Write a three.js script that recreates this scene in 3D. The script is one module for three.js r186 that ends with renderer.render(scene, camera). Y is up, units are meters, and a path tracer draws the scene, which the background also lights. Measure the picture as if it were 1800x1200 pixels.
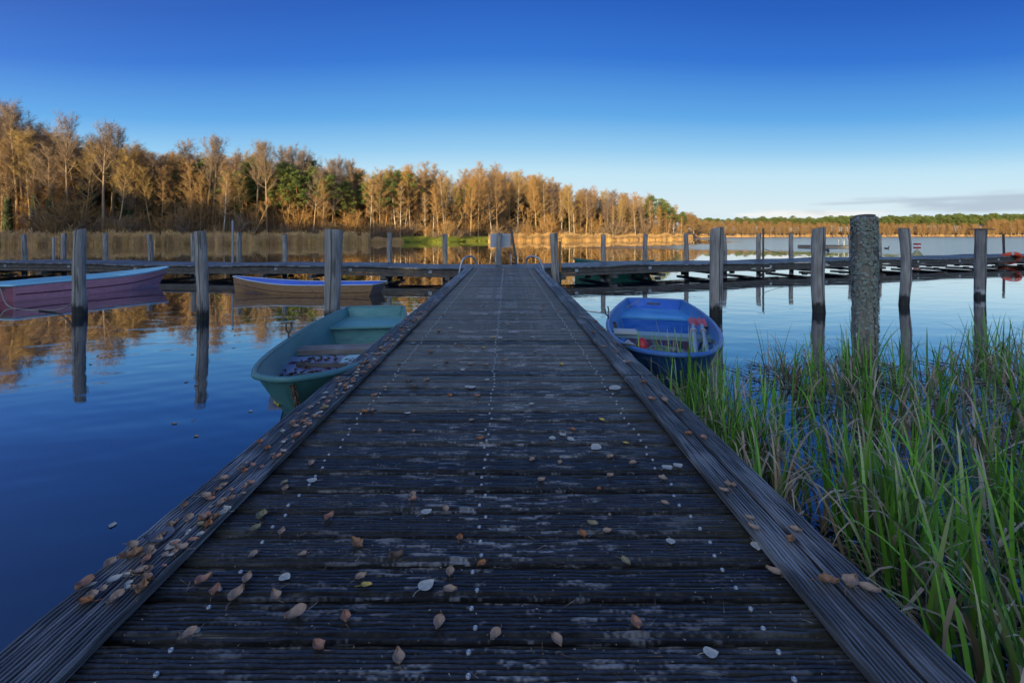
import * as THREE from 'three';
import { mergeGeometries, toCreasedNormals } from 'three/addons/utils/BufferGeometryUtils.js';

// ------------------------------------------------------------------ camera, sky, sun, exposure
const scene = new THREE.Scene();
const camera = new THREE.PerspectiveCamera(THREE.MathUtils.radToDeg(2 * Math.atan(600 / 826)), 1.5, 0.05, 4000);
camera.position.set(0, 1.62, 0);
camera.lookAt(0, 1.62, -10);
camera.setViewOffset(1800, 1200, 10, 188, 1800, 1200);   // shifted lens: verticals stay upright
const renderer = new THREE.WebGLRenderer({ antialias: true });
renderer.toneMapping = THREE.LinearToneMapping;
renderer.toneMappingExposure = 2.1;
renderer.shadowMap.enabled = true;

const SUN = new THREE.Vector3(-0.42, 0.165, 0.9).normalize();
const sun = new THREE.DirectionalLight(new THREE.Color().setRGB(1.0, 0.77, 0.39), 5.0);
sun.name = 'sun';
sun.position.copy(SUN).multiplyScalar(300);
sun.target.position.set(0, 0, 0);
sun.castShadow = true;
sun.shadow.camera.left = -260; sun.shadow.camera.right = 260; sun.shadow.camera.top = 200; sun.shadow.camera.bottom = -200;
sun.shadow.camera.far = 1200; sun.shadow.mapSize.set(4096, 4096);
scene.add(sun); scene.add(sun.target);

// ------------------------------------------------------------------ seeded helpers
function rng(seed) {
  let s = seed | 0;
  return () => { s = (s + 0x6d2b79f5) | 0; let t = Math.imul(s ^ (s >>> 15), 1 | s); t = (t + Math.imul(t ^ (t >>> 7), 61 | t)) ^ t; return ((t ^ (t >>> 14)) >>> 0) / 4294967296; };
}
const { lerp, clamp, smoothstep } = THREE.MathUtils;
const V = (x, y, z) => new THREE.Vector3(x, y, z);
const lin = (r, g, b) => new THREE.Color().setRGB(r, g, b);
function hash2(ix, iy, s) { let h = Math.imul(ix, 374761393) + Math.imul(iy, 668265263) + Math.imul(s, 2147483647 ^ 0x5bd1e995); h = Math.imul(h ^ (h >>> 13), 1274126177); return ((h ^ (h >>> 16)) >>> 0) / 4294967296; }
function vnoise(x, y, px, py, s) {              // value noise, period px, py
  const x0 = Math.floor(x), y0 = Math.floor(y), fx = x - x0, fy = y - y0, u = fx * fx * (3 - 2 * fx), v = fy * fy * (3 - 2 * fy);
  const m = (a, p) => ((a % p) + p) % p;
  const a = hash2(m(x0, px), m(y0, py), s), b = hash2(m(x0 + 1, px), m(y0, py), s), c = hash2(m(x0, px), m(y0 + 1, py), s), d = hash2(m(x0 + 1, px), m(y0 + 1, py), s);
  return (a + (b - a) * u) * (1 - v) + (c + (d - c) * u) * v;
}
function fbm(x, y, px, py, s, oct = 4) { let a = 0.5, t = 0, n = 0; for (let i = 0; i < oct; i++) { t += a * vnoise(x, y, px, py, s + i * 17); n += a; x *= 2; y *= 2; px *= 2; py *= 2; a *= 0.5; } return t / n; }
const toS = (c) => { c = clamp(c, 0, 1); return Math.round(255 * (c <= 0.0031308 ? 12.92 * c : 1.055 * Math.pow(c, 1 / 2.4) - 0.055)); };
function colourTexture(w, h, fn) {              // fn(u, v) -> linear rgb
  const data = new Uint8Array(w * h * 4);
  for (let y = 0; y < h; y++) for (let x = 0; x < w; x++) { const c = fn((x + 0.5) / w, (y + 0.5) / h), i = (y * w + x) * 4; data[i] = toS(c[0]); data[i + 1] = toS(c[1]); data[i + 2] = toS(c[2]); data[i + 3] = 255; }
  const t = new THREE.DataTexture(data, w, h); t.colorSpace = THREE.SRGBColorSpace; t.wrapS = t.wrapT = THREE.RepeatWrapping; t.magFilter = THREE.LinearFilter; t.needsUpdate = true; return t;
}
function heightTexture(w, h, fn) {
  const data = new Uint8Array(w * h * 4);
  for (let y = 0; y < h; y++) for (let x = 0; x < w; x++) { const c = Math.round(255 * clamp(fn((x + 0.5) / w, (y + 0.5) / h), 0, 1)), i = (y * w + x) * 4; data[i] = data[i + 1] = data[i + 2] = c; data[i + 3] = 255; }
  const t = new THREE.DataTexture(data, w, h); t.wrapS = t.wrapT = THREE.RepeatWrapping; t.magFilter = THREE.LinearFilter; t.needsUpdate = true; return t;
}
const names = {};
function numbered(name) { const n = names[name] = (names[name] ?? -1) + 1; return n ? name + '_' + String(n).padStart(3, '0') : name; }
function shade(o) { o.traverse((m) => { if (m.isMesh) { m.castShadow = true; m.receiveShadow = true; } }); return o; }
function tag(o, label, category, group) { o.userData.label = label; o.userData.category = category; if (group) o.userData.group = group; return o; }
function thing(name, label, category, pos = [0, 0, 0], turn = 0, group) {
  const o = new THREE.Group(); o.name = numbered(name); o.position.set(...pos); o.rotation.y = turn; scene.add(o); return tag(o, label, category, group);
}
function part(parent, name, geo, material) { const m = new THREE.Mesh(geo, material); m.name = name; m.castShadow = m.receiveShadow = true; parent.add(m); return m; }
function single(name, geo, material, label, category, pos, turn = 0, group) { const m = new THREE.Mesh(geo, material); m.name = numbered(name); m.castShadow = m.receiveShadow = true; if (pos) m.position.set(...pos); m.rotation.y = turn; scene.add(m); return tag(m, label, category, group); }
function setting(name, geo, material) { const m = new THREE.Mesh(geo, material); m.name = numbered(name); m.castShadow = m.receiveShadow = true; m.userData.kind = 'structure'; scene.add(m); return m; }
function copyOf(root, pos, turn, scale, label, category, group) {
  const c = root.clone(); c.name = numbered(root.userData.baseName); c.position.set(...pos); c.rotation.set(0, turn, 0); if (Array.isArray(scale)) c.scale.set(...scale); else c.scale.setScalar(scale ?? 1);
  c.userData = {}; tag(c, label, category, group); scene.add(c); return c;
}
const std = (color, roughness = 0.8, more = {}) => new THREE.MeshStandardMaterial({ color, roughness, ...more });
const phys = (o) => new THREE.MeshPhysicalMaterial(o);

// a growing triangle soup with normals, uvs and colours
class Soup {
  constructor() { this.p = []; this.n = []; this.u = []; this.c = []; this.i = []; }
  vert(p, n, u = 0, v = 0, c = null) { this.p.push(p.x, p.y, p.z); this.n.push(n.x, n.y, n.z); this.u.push(u, v); if (c) this.c.push(c[0], c[1], c[2]); return this.p.length / 3 - 1; }
  tri(a, b, c) { this.i.push(a, b, c); }
  tube(p0, r0, p1, r1, sides, c0 = null, c1 = null, v0 = 0, v1 = 1) {
    const d = p1.clone().sub(p0).normalize(), a = Math.abs(d.y) < 0.9 ? V(0, 1, 0) : V(1, 0, 0), e = a.cross(d).normalize(), f = d.clone().cross(e), base = this.p.length / 3, n = V(0, 0, 0), q = V(0, 0, 0);
    for (let k = 0; k <= sides; k++) {
      const t = k / sides * Math.PI * 2; n.copy(e).multiplyScalar(Math.cos(t)).addScaledVector(f, Math.sin(t));
      this.vert(q.copy(p0).addScaledVector(n, r0), n, k / sides, v0, c0); this.vert(q.copy(p1).addScaledVector(n, r1), n, k / sides, v1, c1 ?? c0);
    }
    for (let k = 0; k < sides; k++) { const o = base + k * 2; this.tri(o, o + 2, o + 1); this.tri(o + 1, o + 2, o + 3); }
  }
  spike(p0, dir, len, r, c = null) {             // three-sided pointed twig
    const d = dir, a = Math.abs(d.y) < 0.9 ? V(0, 1, 0) : V(1, 0, 0), e = a.cross(d).normalize(), f = d.clone().cross(e), tip = p0.clone().addScaledVector(d, len), ids = [];
    for (let k = 0; k < 3; k++) { const t = k / 3 * Math.PI * 2, n = e.clone().multiplyScalar(Math.cos(t)).addScaledVector(f, Math.sin(t)); ids.push(this.vert(p0.clone().addScaledVector(n, r), n, 0, 0, c)); }
    const k = this.vert(tip, d, 0, 1, c);
    for (let j = 0; j < 3; j++) this.tri(ids[j], ids[(j + 1) % 3], k);
  }
  build() {
    const g = new THREE.BufferGeometry();
    g.setAttribute('position', new THREE.Float32BufferAttribute(this.p, 3)); g.setAttribute('normal', new THREE.Float32BufferAttribute(this.n, 3)); g.setAttribute('uv', new THREE.Float32BufferAttribute(this.u, 2));
    if (this.c.length) g.setAttribute('color', new THREE.Float32BufferAttribute(this.c, 3));
    g.setIndex(this.i); return g;
  }
}
// a grid of points fn(i, j) -> Vector3 as a smooth sheet
function sheet(nu, nv, fn, uvfn) {
  const pos = [], uv = [], idx = [];
  for (let i = 0; i <= nu; i++) for (let j = 0; j <= nv; j++) { const p = fn(i / nu, j / nv); pos.push(p.x, p.y, p.z); const w = uvfn ? uvfn(i / nu, j / nv, p) : [i / nu, j / nv]; uv.push(w[0], w[1]); }
  for (let i = 0; i < nu; i++) for (let j = 0; j < nv; j++) { const a = i * (nv + 1) + j, b = a + nv + 1; idx.push(a, b, a + 1, b, b + 1, a + 1); }
  const g = new THREE.BufferGeometry(); g.setAttribute('position', new THREE.Float32BufferAttribute(pos, 3)); g.setAttribute('uv', new THREE.Float32BufferAttribute(uv, 2)); g.setIndex(idx); g.computeVertexNormals(); return g;
}
function box(w, h, d, x = 0, y = 0, z = 0) {                 // uv in metres
  const g = new THREE.BoxGeometry(w, h, d), p = g.attributes.position, n = g.attributes.normal, u = g.attributes.uv;
  for (let i = 0; i < p.count; i++) { const ax = Math.abs(n.getX(i)), ay = Math.abs(n.getY(i)); if (ay > 0.5) u.setXY(i, p.getX(i), p.getZ(i)); else if (ax > 0.5) u.setXY(i, p.getZ(i), p.getY(i)); else u.setXY(i, p.getX(i), p.getY(i)); }
  g.translate(x, y, z); return g;
}
function tubeAlong(points, r, segs = 32, sides = 8, closed = false) { return new THREE.TubeGeometry(new THREE.CatmullRomCurve3(points, closed), segs, r, sides, closed); }

// ------------------------------------------------------------------ the sky: clear winter afternoon, a thin bank of cloud low down
{
  const W = 2048, H = 1024, data = new Float32Array(W * H * 4);
  const stops = [[0, [0.68, 0.80, 0.85]], [3, [0.70, 0.84, 0.90]], [7.5, [0.54, 0.785, 0.92]], [10.5, [0.30, 0.60, 0.88]], [14.4, [0.122, 0.402, 0.807]], [21, [0.038, 0.188, 0.658]], [27, [0.022, 0.12, 0.52]], [40, [0.017, 0.09, 0.40]], [90, [0.017, 0.085, 0.36]]];
  for (let row = 0; row < H; row++) {
    const up = ((row + 0.5) / H - 0.5) * Math.PI, el = Math.max(0, up * 180 / Math.PI);
    for (let col = 0; col < W; col++) {
      const az = ((col + 0.5) / W - 0.5) * 2 * Math.PI, x = Math.cos(az) * Math.cos(up), y = Math.sin(up), z = Math.sin(az) * Math.cos(up);
      const gamma = Math.acos(clamp(x * SUN.x + y * SUN.y + z * SUN.z, -1, 1)) * 180 / Math.PI, deep = el * (1 + 0.8 * Math.cos(az) * Math.cos(az));   // bluer across the sun's line
      let k = 0; while (k < stops.length - 2 && deep > stops[k + 1][0]) k++;
      const f = clamp((deep - stops[k][0]) / (stops[k + 1][0] - stops[k][0]), 0, 1), fillAureole = 1.25 * Math.exp(-Math.pow(gamma / 39, 1.5)), c = [0, 1, 2].map((q) => 0.476 * lerp(stops[k][1][q], stops[k + 1][1][q], f) + fillAureole * [0.80, 0.92, 1.0][q]);  // added glow around the unseen sun, raised to brighten the shaded foreground
      if (el < 6) {
        const u = (col + 0.5) / W, n = fbm(u * 56, el * 3.2 + 3, 56, 4096, 5, 5), m = fbm(u * 9, el * 0.5, 9, 4096, 9, 3);
        const side = Math.atan2(x, -z) * 180 / Math.PI, bank = Math.exp(-Math.pow((side - 58) / 19, 2)) * Math.exp(-Math.pow((el - 2.6) / 0.95, 2)), streak = Math.exp(-Math.pow((side - 32) / 11, 2)) * Math.exp(-Math.pow((el - 2.0) / 0.5, 2)), wisps = 0.3 * m * Math.exp(-Math.pow((el - 2.4) / 1.6, 2));
        const grey = [0.205, 0.245, 0.295], bright = [0.455, 0.445, 0.43], dark = smoothstep(bank * 1.5 + wisps + (n - 0.5) * 1.3, 0.45, 0.85), light = smoothstep(streak + wisps * 0.6 + (n - 0.5) * 1.6, 0.45, 0.85);
        for (let q = 0; q < 3; q++) { c[q] = lerp(c[q], bright[q], light * 0.8); c[q] = lerp(c[q], grey[q], dark * 0.8); }
      }
      const o = (row * W + col) * 4; data[o] = c[0]; data[o + 1] = c[1]; data[o + 2] = c[2]; data[o + 3] = 1;
    }
  }
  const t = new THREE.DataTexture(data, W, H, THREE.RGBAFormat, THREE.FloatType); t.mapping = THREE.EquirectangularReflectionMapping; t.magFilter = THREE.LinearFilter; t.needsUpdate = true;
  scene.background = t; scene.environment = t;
}

// ------------------------------------------------------------------ the lake shore, as distance from the pier head by bearing
const bearing = (px) => Math.atan((px - 890) / 826);
const shoreLine = [[-180, 20], [-165, 22], [-150, 28], [-125, 38], [-100, 50], [-80, 60], [-65, 74]].map(([a, r]) => [a * Math.PI / 180, r]);
for (const [px, d] of [[-300, 66], [0, 73], [200, 76], [400, 84], [560, 90], [640, 94], [700, 98], [780, 100], [860, 112], [900, 127], [1000, 130], [1100, 138], [1160, 152], [1212, 168], [1226, 260], [1300, 300], [1500, 360], [1700, 380], [1900, 390]]) { const a = bearing(px); shoreLine.push([a, d / Math.cos(a)]); }
for (const [a, r] of [[60, 560], [75, 520], [90, 380], [110, 170], [125, 70], [140, 40], [155, 26], [180, 20]]) shoreLine.push([a * Math.PI / 180, r]);
function shoreAt(a) { let k = 0; while (k < shoreLine.length - 2 && a > shoreLine[k + 1][0]) k++; const [a0, r0] = shoreLine[k], [a1, r1] = shoreLine[k + 1], f = clamp((a - a0) / (a1 - a0), 0, 1); return lerp(r0, r1, f); }
function wobble(a) { return (fbm((a + 4) * 22, 3, 999, 99, 3, 3) - 0.5) * 5; }
function landHeight(a, r) {                     // a: bearing, r: distance
  const rs = shoreAt(a) + wobble(a) * clamp((Math.abs(shoreAt(a)) - 20) / 60, 0, 1), off = r - rs;
  if (off < 0) return -0.05 + Math.max(-1.4, off * 0.25);
  const deg = a * 180 / Math.PI, left = Math.max(smoothstep(-deg, -8, 20), smoothstep(deg, 110, 140)), slope = 0.08 + 0.09 * left, cap = 5 + 8 * left;
  return 0.02 + 0.35 * (1 - Math.exp(-off / 1.5)) + cap * (1 - Math.exp(-off * slope / cap)) + (fbm(r * 0.09 + 50, a * 40 + 200, 9999, 9999, 8, 3) - 0.5) * Math.min(1.2, off * 0.06);
}
const polar = (a, r, y = 0) => V(Math.sin(a) * r, y, -Math.cos(a) * r);
{
  const angles = []; for (let d = -180; d <= 180.001;) { angles.push(d * Math.PI / 180); d += (d > -56 && d < 52) ? 0.5 : 2; }
  const rings = [-1e9, -6, -2, -0.5, 0, 0.6, 1.5, 3, 6, 10, 16, 25, 40, 70, 140, 400, 1200], pos = [], uv = [], idx = [];
  angles.forEach((a) => rings.forEach((o) => { const rs = shoreAt(a) + wobble(a) * clamp((shoreAt(a) - 20) / 60, 0, 1), r = Math.max(0.01, rs + o), p = polar(a, r, landHeight(a, r)); pos.push(p.x, p.y, p.z); uv.push(p.x / 6, p.z / 6); }));
  const R = rings.length; for (let i = 0; i < angles.length - 1; i++) for (let j = 0; j < R - 1; j++) { const a = i * R + j, b = a + R; idx.push(a, a + 1, b, b, a + 1, b + 1); }
  const g = new THREE.BufferGeometry(); g.setAttribute('position', new THREE.Float32BufferAttribute(pos, 3)); g.setAttribute('uv', new THREE.Float32BufferAttribute(uv, 2)); g.setIndex(idx); g.computeVertexNormals();
  const litter = colourTexture(512, 512, (u, v) => { const n = fbm(u * 24, v * 24, 24, 24, 4, 5), m = fbm(u * 5, v * 5, 5, 5, 14, 3), k = 0.6 + 0.9 * n; return [0.105 * k, 0.06 * k + 0.02 * m, 0.028 * k + 0.008 * m]; });
  setting('ground', g, std(0xffffff, 0.95, { map: litter }));
}
// ------------------------------------------------------------------ water
const WAVE_TILE = 14;
function waveTexture(seed, longest, shortest, count, along) {
  const rand = rng(seed), waves = [], N = 1024;
  for (let k = 0; k < count; k++) {
    const l = shortest * Math.pow(longest / shortest, rand()), dir = Math.PI / 2 + (rand() - 0.5) * along, m = WAVE_TILE / l, a = Math.round(m * Math.cos(dir)), b = Math.round(m * Math.sin(dir)), real = WAVE_TILE / Math.hypot(a, b);
    waves.push([a * 2 * Math.PI, b * 2 * Math.PI, rand() * 6.283, Math.pow(real, 0.85)]);
  }
  const total = waves.reduce((s, w) => s + w[3] * w[3], 0), k = 0.16 / Math.sqrt(total / 2);
  const h = heightTexture(N, N, (u, v) => { let s = 0; for (const w of waves) s += w[3] * Math.sin(w[0] * u + w[1] * v + w[2]); return 0.5 + s * k; });
  return h;
}
{
  const ripples = waveTexture(77, 1.8, 0.2, 46, 1.5);
  const g = new THREE.CircleGeometry(1500, 96); g.rotateX(-Math.PI / 2);
  const p = g.attributes.position, u = g.attributes.uv; for (let i = 0; i < p.count; i++) u.setXY(i, p.getX(i) / WAVE_TILE, p.getZ(i) / WAVE_TILE);
  setting('lake_water', g, phys({ color: lin(0.002, 0.012, 0.026), roughness: 0.012, ior: 1.8, clearcoat: 1, clearcoatRoughness: 0.012, bumpMap: ripples, bumpScale: 0.008 }));
  // breeze on the open lake: rougher water in nested tongues, each a few millimetres above the last
  const breeze = waveTexture(78, 1.3, 0.16, 46, 1.2);
  const tongue = (grow, y, rough) => {
    const rim = [[10 - grow * 3, -57 + grow * 0.6], [26, -50 + grow * 5], [32 - grow, -40 + grow * 5], [34 - grow, -33 + grow * 4], [60, -40 + grow * 4], [160, -60], [700, -200], [700, -900], [20, -900], [62 - grow * 4, -240], [64 - grow * 4, -150 - grow * 2], [46 - grow * 2, -92 - grow * 3], [26, -70 - grow * 2]].map(([x, z], i) => new THREE.Vector2(x, -z));
    const curve = new THREE.CatmullRomCurve3(rim.map((p) => V(p.x, 0, p.y)), true, 'centripetal').getPoints(160).map((p) => new THREE.Vector2(p.x + (i2 = (i2 + 1) % 3) * 0.8 - 0.8, p.z)), g2 = new THREE.ShapeGeometry(new THREE.Shape(curve)); g2.rotateX(-Math.PI / 2);
    const q = g2.attributes.position, w = g2.attributes.uv; for (let i = 0; i < q.count; i++) w.setXY(i, q.getX(i) / WAVE_TILE, q.getZ(i) / WAVE_TILE);
    const m = setting('lake_water', g2, phys({ color: lin(0.002, 0.012, 0.026), roughness: rough, ior: 1.8, bumpMap: breeze, bumpScale: 0.012 })); m.position.y = y;
  };
  let i2 = 0;
  tongue(1, 0.004, 0.07); tongue(0.5, 0.008, 0.11); tongue(0, 0.012, 0.16);
}

// ------------------------------------------------------------------ trees
const BARK_PALE = std(lin(0.38, 0.26, 0.14), 0.9), BARK_BROWN = std(lin(0.24, 0.165, 0.10), 0.9), BARK_BIRCH = std(lin(0.52, 0.46, 0.38), 0.85), BARK_PINE = std(lin(0.24, 0.125, 0.06), 0.9);
const TWIG = [std(lin(0.29, 0.172, 0.066), 0.9), std(lin(0.34, 0.188, 0.058), 0.9), std(lin(0.20, 0.14, 0.095), 0.9), std(lin(0.34, 0.225, 0.075), 0.9), std(lin(0.17, 0.115, 0.09), 0.9)];
const NEEDLE = [std(lin(0.085, 0.12, 0.025), 0.85), std(lin(0.11, 0.14, 0.028), 0.85)], NEEDLE_DARK = std(lin(0.028, 0.05, 0.016), 0.85), IVY = std(lin(0.035, 0.06, 0.018), 0.7);
const randomDir = (r, up) => V(r() * 2 - 1, up + (r() * 2 - 1) * 0.6, r() * 2 - 1).normalize();

function limb(wood, twigs, r, start, dir, len, rad, o) {           // a bough with side branches and twigs
  const n = 4, pts = [start.clone()]; let d = dir.clone(), p = start.clone();
  for (let k = 0; k < n; k++) { d.add(V((r() - 0.5) * 0.35, o.lift * (0.5 + r()), (r() - 0.5) * 0.35)).normalize(); p = p.clone().addScaledVector(d, len / n); pts.push(p); }
  for (let k = 0; k < n; k++) wood.tube(pts[k], rad * (1 - k / n * 0.8), pts[k + 1], rad * (1 - (k + 1) / n * 0.8), 4);
  const at = (t) => { const s = Math.min(n - 1, Math.floor(t * n)), f = t * n - s; return pts[s].clone().lerp(pts[s + 1], f); };
  for (let b = 0; b < o.branches; b++) {
    const t = 0.22 + 0.78 * (b + r()) / o.branches, q = at(t), bd = d.clone().multiplyScalar(0.75).add(randomDir(r, 0.25).multiplyScalar(0.95)).normalize(), bl = len * (0.48 - 0.22 * t) * (0.7 + 0.6 * r());
    const q1 = q.clone().addScaledVector(bd, bl * 0.55), bd2 = bd.clone().add(V((r() - 0.5) * 0.5, o.lift * 0.8, (r() - 0.5) * 0.5)).normalize(), q2 = q1.clone().addScaledVector(bd2, bl * 0.45), br = Math.max(0.014, rad * 0.32);
    twigs.tube(q, br, q1, br * 0.6, 3); twigs.tube(q1, br * 0.6, q2, br * 0.3, 3);
    for (let k = 0; k < o.twigs; k++) { const f = r(), s = f < 0.5 ? q.clone().lerp(q1, f * 2) : q1.clone().lerp(q2, f * 2 - 1); twigs.spike(s, bd2.clone().multiplyScalar(0.6).add(randomDir(r, 0.3)).normalize(), o.twigLen * (0.5 + r() * 0.9), o.twigR * (0.7 + 0.6 * r())); }
  }
}
function bareTree(seed, o) {
  o = { h: 20, crown: 0.24, spread: 3.6, limbs: 34, branches: 8, twigs: 12, lift: 0.12, angle: 1.2, lean: 0.05, r0: 0.16, twigLen: 1.0, twigR: 0.016, top: 1, stems: 1, wander: 0.25, ...o };
  const r = rng(seed), wood = new Soup(), twigs = new Soup();
  for (let s = 0; s < o.stems; s++) {
    const az = r() * 6.28, lean = o.lean * (0.4 + r()) + (o.stems > 1 ? 0.16 : 0), d = V(Math.cos(az) * lean, 1, Math.sin(az) * lean), h = o.h * (s ? 0.75 + 0.2 * r() : 1), N = 9, pts = [];
    let q = V(s ? (r() - 0.5) * 0.6 : 0, -0.3, s ? (r() - 0.5) * 0.6 : 0);
    for (let k = 0; k <= N; k++) { pts.push(q.clone()); d.add(V((r() - 0.5) * o.wander * 0.4, 0.05, (r() - 0.5) * o.wander * 0.4)); const dn = d.clone().normalize(); q = q.clone().addScaledVector(dn, h / N); }
    const rad = (t) => o.r0 * Math.pow(1 - t, 0.75) * (1 + 0.5 * Math.exp(-t * 30)) + 0.02, at = (t) => { const i = Math.min(N - 1, Math.floor(t * N)); return pts[i].clone().lerp(pts[i + 1], t * N - i); };
    for (let k = 0; k < N; k++) wood.tube(pts[k], rad(k / N), pts[k + 1], rad((k + 1) / N), 6);
    const limbs = Math.round(o.limbs / o.stems);
    for (let l = 0; l < limbs; l++) {
      const t = o.crown + (0.985 - o.crown) * Math.pow((l + r() * 0.8) / limbs, o.top), k = (t - o.crown) / (1 - o.crown), a = l * 2.4 + r(), out = o.angle * (1 - 0.45 * k) * (0.8 + 0.4 * r());
      const len = o.spread * (0.42 + 0.58 * Math.sin(Math.PI * Math.min(1, 0.3 + k * 0.6))) * (0.65 + 0.6 * r()), dir = V(Math.cos(a) * Math.sin(out), Math.cos(out), Math.sin(a) * Math.sin(out));
      limb(wood, twigs, r, at(t), dir, len, Math.max(0.03, rad(t) * 0.5), o);
    }
  }
  return { wood: wood.build(), crown: twigs.build(), soup: twigs, r, o };
}
function shrubForm(seed, o) {
  o = { h: 3.2, stems: 12, branches: 7, twigs: 9, lift: 0.12, twigLen: 0.6, twigR: 0.014, ...o };
  const r = rng(seed), wood = new Soup(), twigs = new Soup();
  for (let s = 0; s < o.stems; s++) { const a = r() * 6.28, out = 0.15 + r() * 0.75, d = V(Math.cos(a) * Math.sin(out), Math.cos(out), Math.sin(a) * Math.sin(out)); limb(wood, twigs, r, V((r() - 0.5) * 0.7, -0.2, (r() - 0.5) * 0.7), d, o.h * (0.65 + 0.5 * r()), 0.035, o); }
  return { wood: wood.build(), crown: twigs.build() };
}
function tuft(soup, r, c, rad, n, len, w, flat) {
  for (let k = 0; k < n; k++) { const d = V(r() * 2 - 1, (r() * 2 - 0.75) * flat, r() * 2 - 1).normalize(); soup.spike(c.clone().addScaledVector(d, rad * Math.sqrt(r()) * 0.8), d.add(V(0, 0.25, 0)).normalize(), len * (0.6 + 0.7 * r()), w * (0.7 + 0.6 * r())); }
}
function pineForm(seed, o) {
  o = { h: 20, crown: 0.52, spread: 3.0, clumps: 30, r0: 0.22, ...o };
  const r = rng(seed), wood = new Soup(), needles = new Soup(), pts = [], N = 7; let q = V(0, -0.3, 0); const d = V((r() - 0.5) * 0.08, 1, (r() - 0.5) * 0.08);
  for (let k = 0; k <= N; k++) { pts.push(q.clone()); d.add(V((r() - 0.5) * 0.08, 0, (r() - 0.5) * 0.08)); q = q.clone().addScaledVector(d.clone().normalize(), o.h / N); }
  for (let k = 0; k < N; k++) wood.tube(pts[k], o.r0 * (1 - k / N * 0.8), pts[k + 1], o.r0 * (1 - (k + 1) / N * 0.8), 6);
  for (let c = 0; c < o.clumps; c++) {
    const k = (c + r()) / o.clumps, t = o.crown + (0.99 - o.crown) * k, i = Math.min(N - 1, Math.floor(t * N)), s = pts[i].clone().lerp(pts[i + 1], t * N - i), a = c * 2.4 + r(), reach = o.spread * Math.sin(Math.PI * Math.min(0.97, 0.3 + k * 0.62)) * (0.5 + 0.6 * r());
    const e = s.clone().add(V(Math.cos(a) * reach, reach * (0.12 + 0.3 * r()), Math.sin(a) * reach)); wood.tube(s, 0.06, e, 0.02, 4);
    tuft(needles, r, e, 0.95, 46, 0.62, 0.085, 0.7); tuft(needles, r, s.clone().lerp(e, 0.6), 0.75, 26, 0.55, 0.08, 0.7);
  }
  return { wood: wood.build(), crown: needles.build() };
}
function spruceForm(seed, o) {
  o = { h: 19, spread: 3.4, whorls: 26, ...o };
  const r = rng(seed), wood = new Soup(), needles = new Soup();
  wood.tube(V(0, -0.5, 0), 0.24, V(0, o.h, 0), 0.02, 6);
  for (let w = 0; w < o.whorls; w++) {
    const k = w / o.whorls, y = o.h * (0.04 + 0.95 * k), reach = o.spread * Math.pow(1 - k, 0.8) * (0.85 + 0.3 * r()) + 0.25, n = 9;
    for (let b = 0; b < n; b++) { const a = b / n * 6.28 + w * 0.7 + r() * 0.4, d = V(Math.cos(a), -0.22 + 0.1 * r(), Math.sin(a)).normalize(), s = V(0, y, 0); needles.spike(s, d, reach, 0.28); for (let m = 0; m < 7; m++) { const f = 0.25 + 0.7 * r(); needles.spike(s.clone().addScaledVector(d, reach * f), d.clone().add(V((r() - 0.5) * 1.6, -0.35 * r(), (r() - 0.5) * 1.6)).normalize(), 0.5 + reach * 0.22, 0.13); } }
  }
  return { wood: wood.build(), crown: needles.build() };
}
function treeThing(name, form, bark, leaf, crownName = 'crown') { const o = new THREE.Group(); o.userData.baseName = name; part(o, 'trunk', form.wood, bark); part(o, crownName, form.crown, leaf); return o; }
const ALDER = [
  treeThing('alder_tree', bareTree(11, { h: 20, spread: 3.4, crown: 0.34 }), BARK_BROWN, TWIG[0]), treeThing('alder_tree', bareTree(12, { h: 20, spread: 3.2, crown: 0.38, lean: 0.12 }), BARK_PALE, TWIG[1]),
  treeThing('alder_tree', bareTree(13, { h: 20, spread: 3.9, crown: 0.46, angle: 1.05, top: 0.8 }), BARK_PALE, TWIG[3]), treeThing('alder_tree', bareTree(14, { h: 20, spread: 3.3, crown: 0.16, limbs: 38 }), BARK_BROWN, TWIG[0]),
  treeThing('alder_tree', bareTree(15, { h: 20, spread: 3.5, crown: 0.4, lean: 0.18, wander: 0.45 }), BARK_PALE, TWIG[4])];
const OAK = [21, 22, 23].map((s, i) => treeThing('oak_tree', bareTree(s, { h: 23, crown: 0.5, spread: 4.6, limbs: 26, branches: 9, angle: 1.05, r0: 0.34, top: 0.7, lift: 0.18, wander: 0.4, twigLen: 1.0 }), BARK_BROWN, TWIG[2]));
const STEMS = [31, 32].map((s) => treeThing('leaning_tree', bareTree(s, { h: 15, stems: 3, crown: 0.28, spread: 2.6, limbs: 30, r0: 0.16, lean: 0.22, wander: 0.35 }), BARK_PALE, TWIG[1]));
const BIRCH = [41, 42].map((s) => treeThing('birch_tree', bareTree(s, { h: 19, crown: 0.32, spread: 2.4, limbs: 28, lift: 0.05, r0: 0.15, lean: 0.08, twigR: 0.016 }), BARK_BIRCH, TWIG[0]));
const PINE = [51, 52, 53].map((s, i) => treeThing('pine_tree', pineForm(s, { h: 20, crown: [0.5, 0.42, 0.58][i], spread: 3.2 }), BARK_PINE, NEEDLE[i % 2]));
const SPRUCE = [61, 62].map((s) => treeThing('spruce_tree', spruceForm(s, {}), BARK_BROWN, NEEDLE_DARK));
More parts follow.
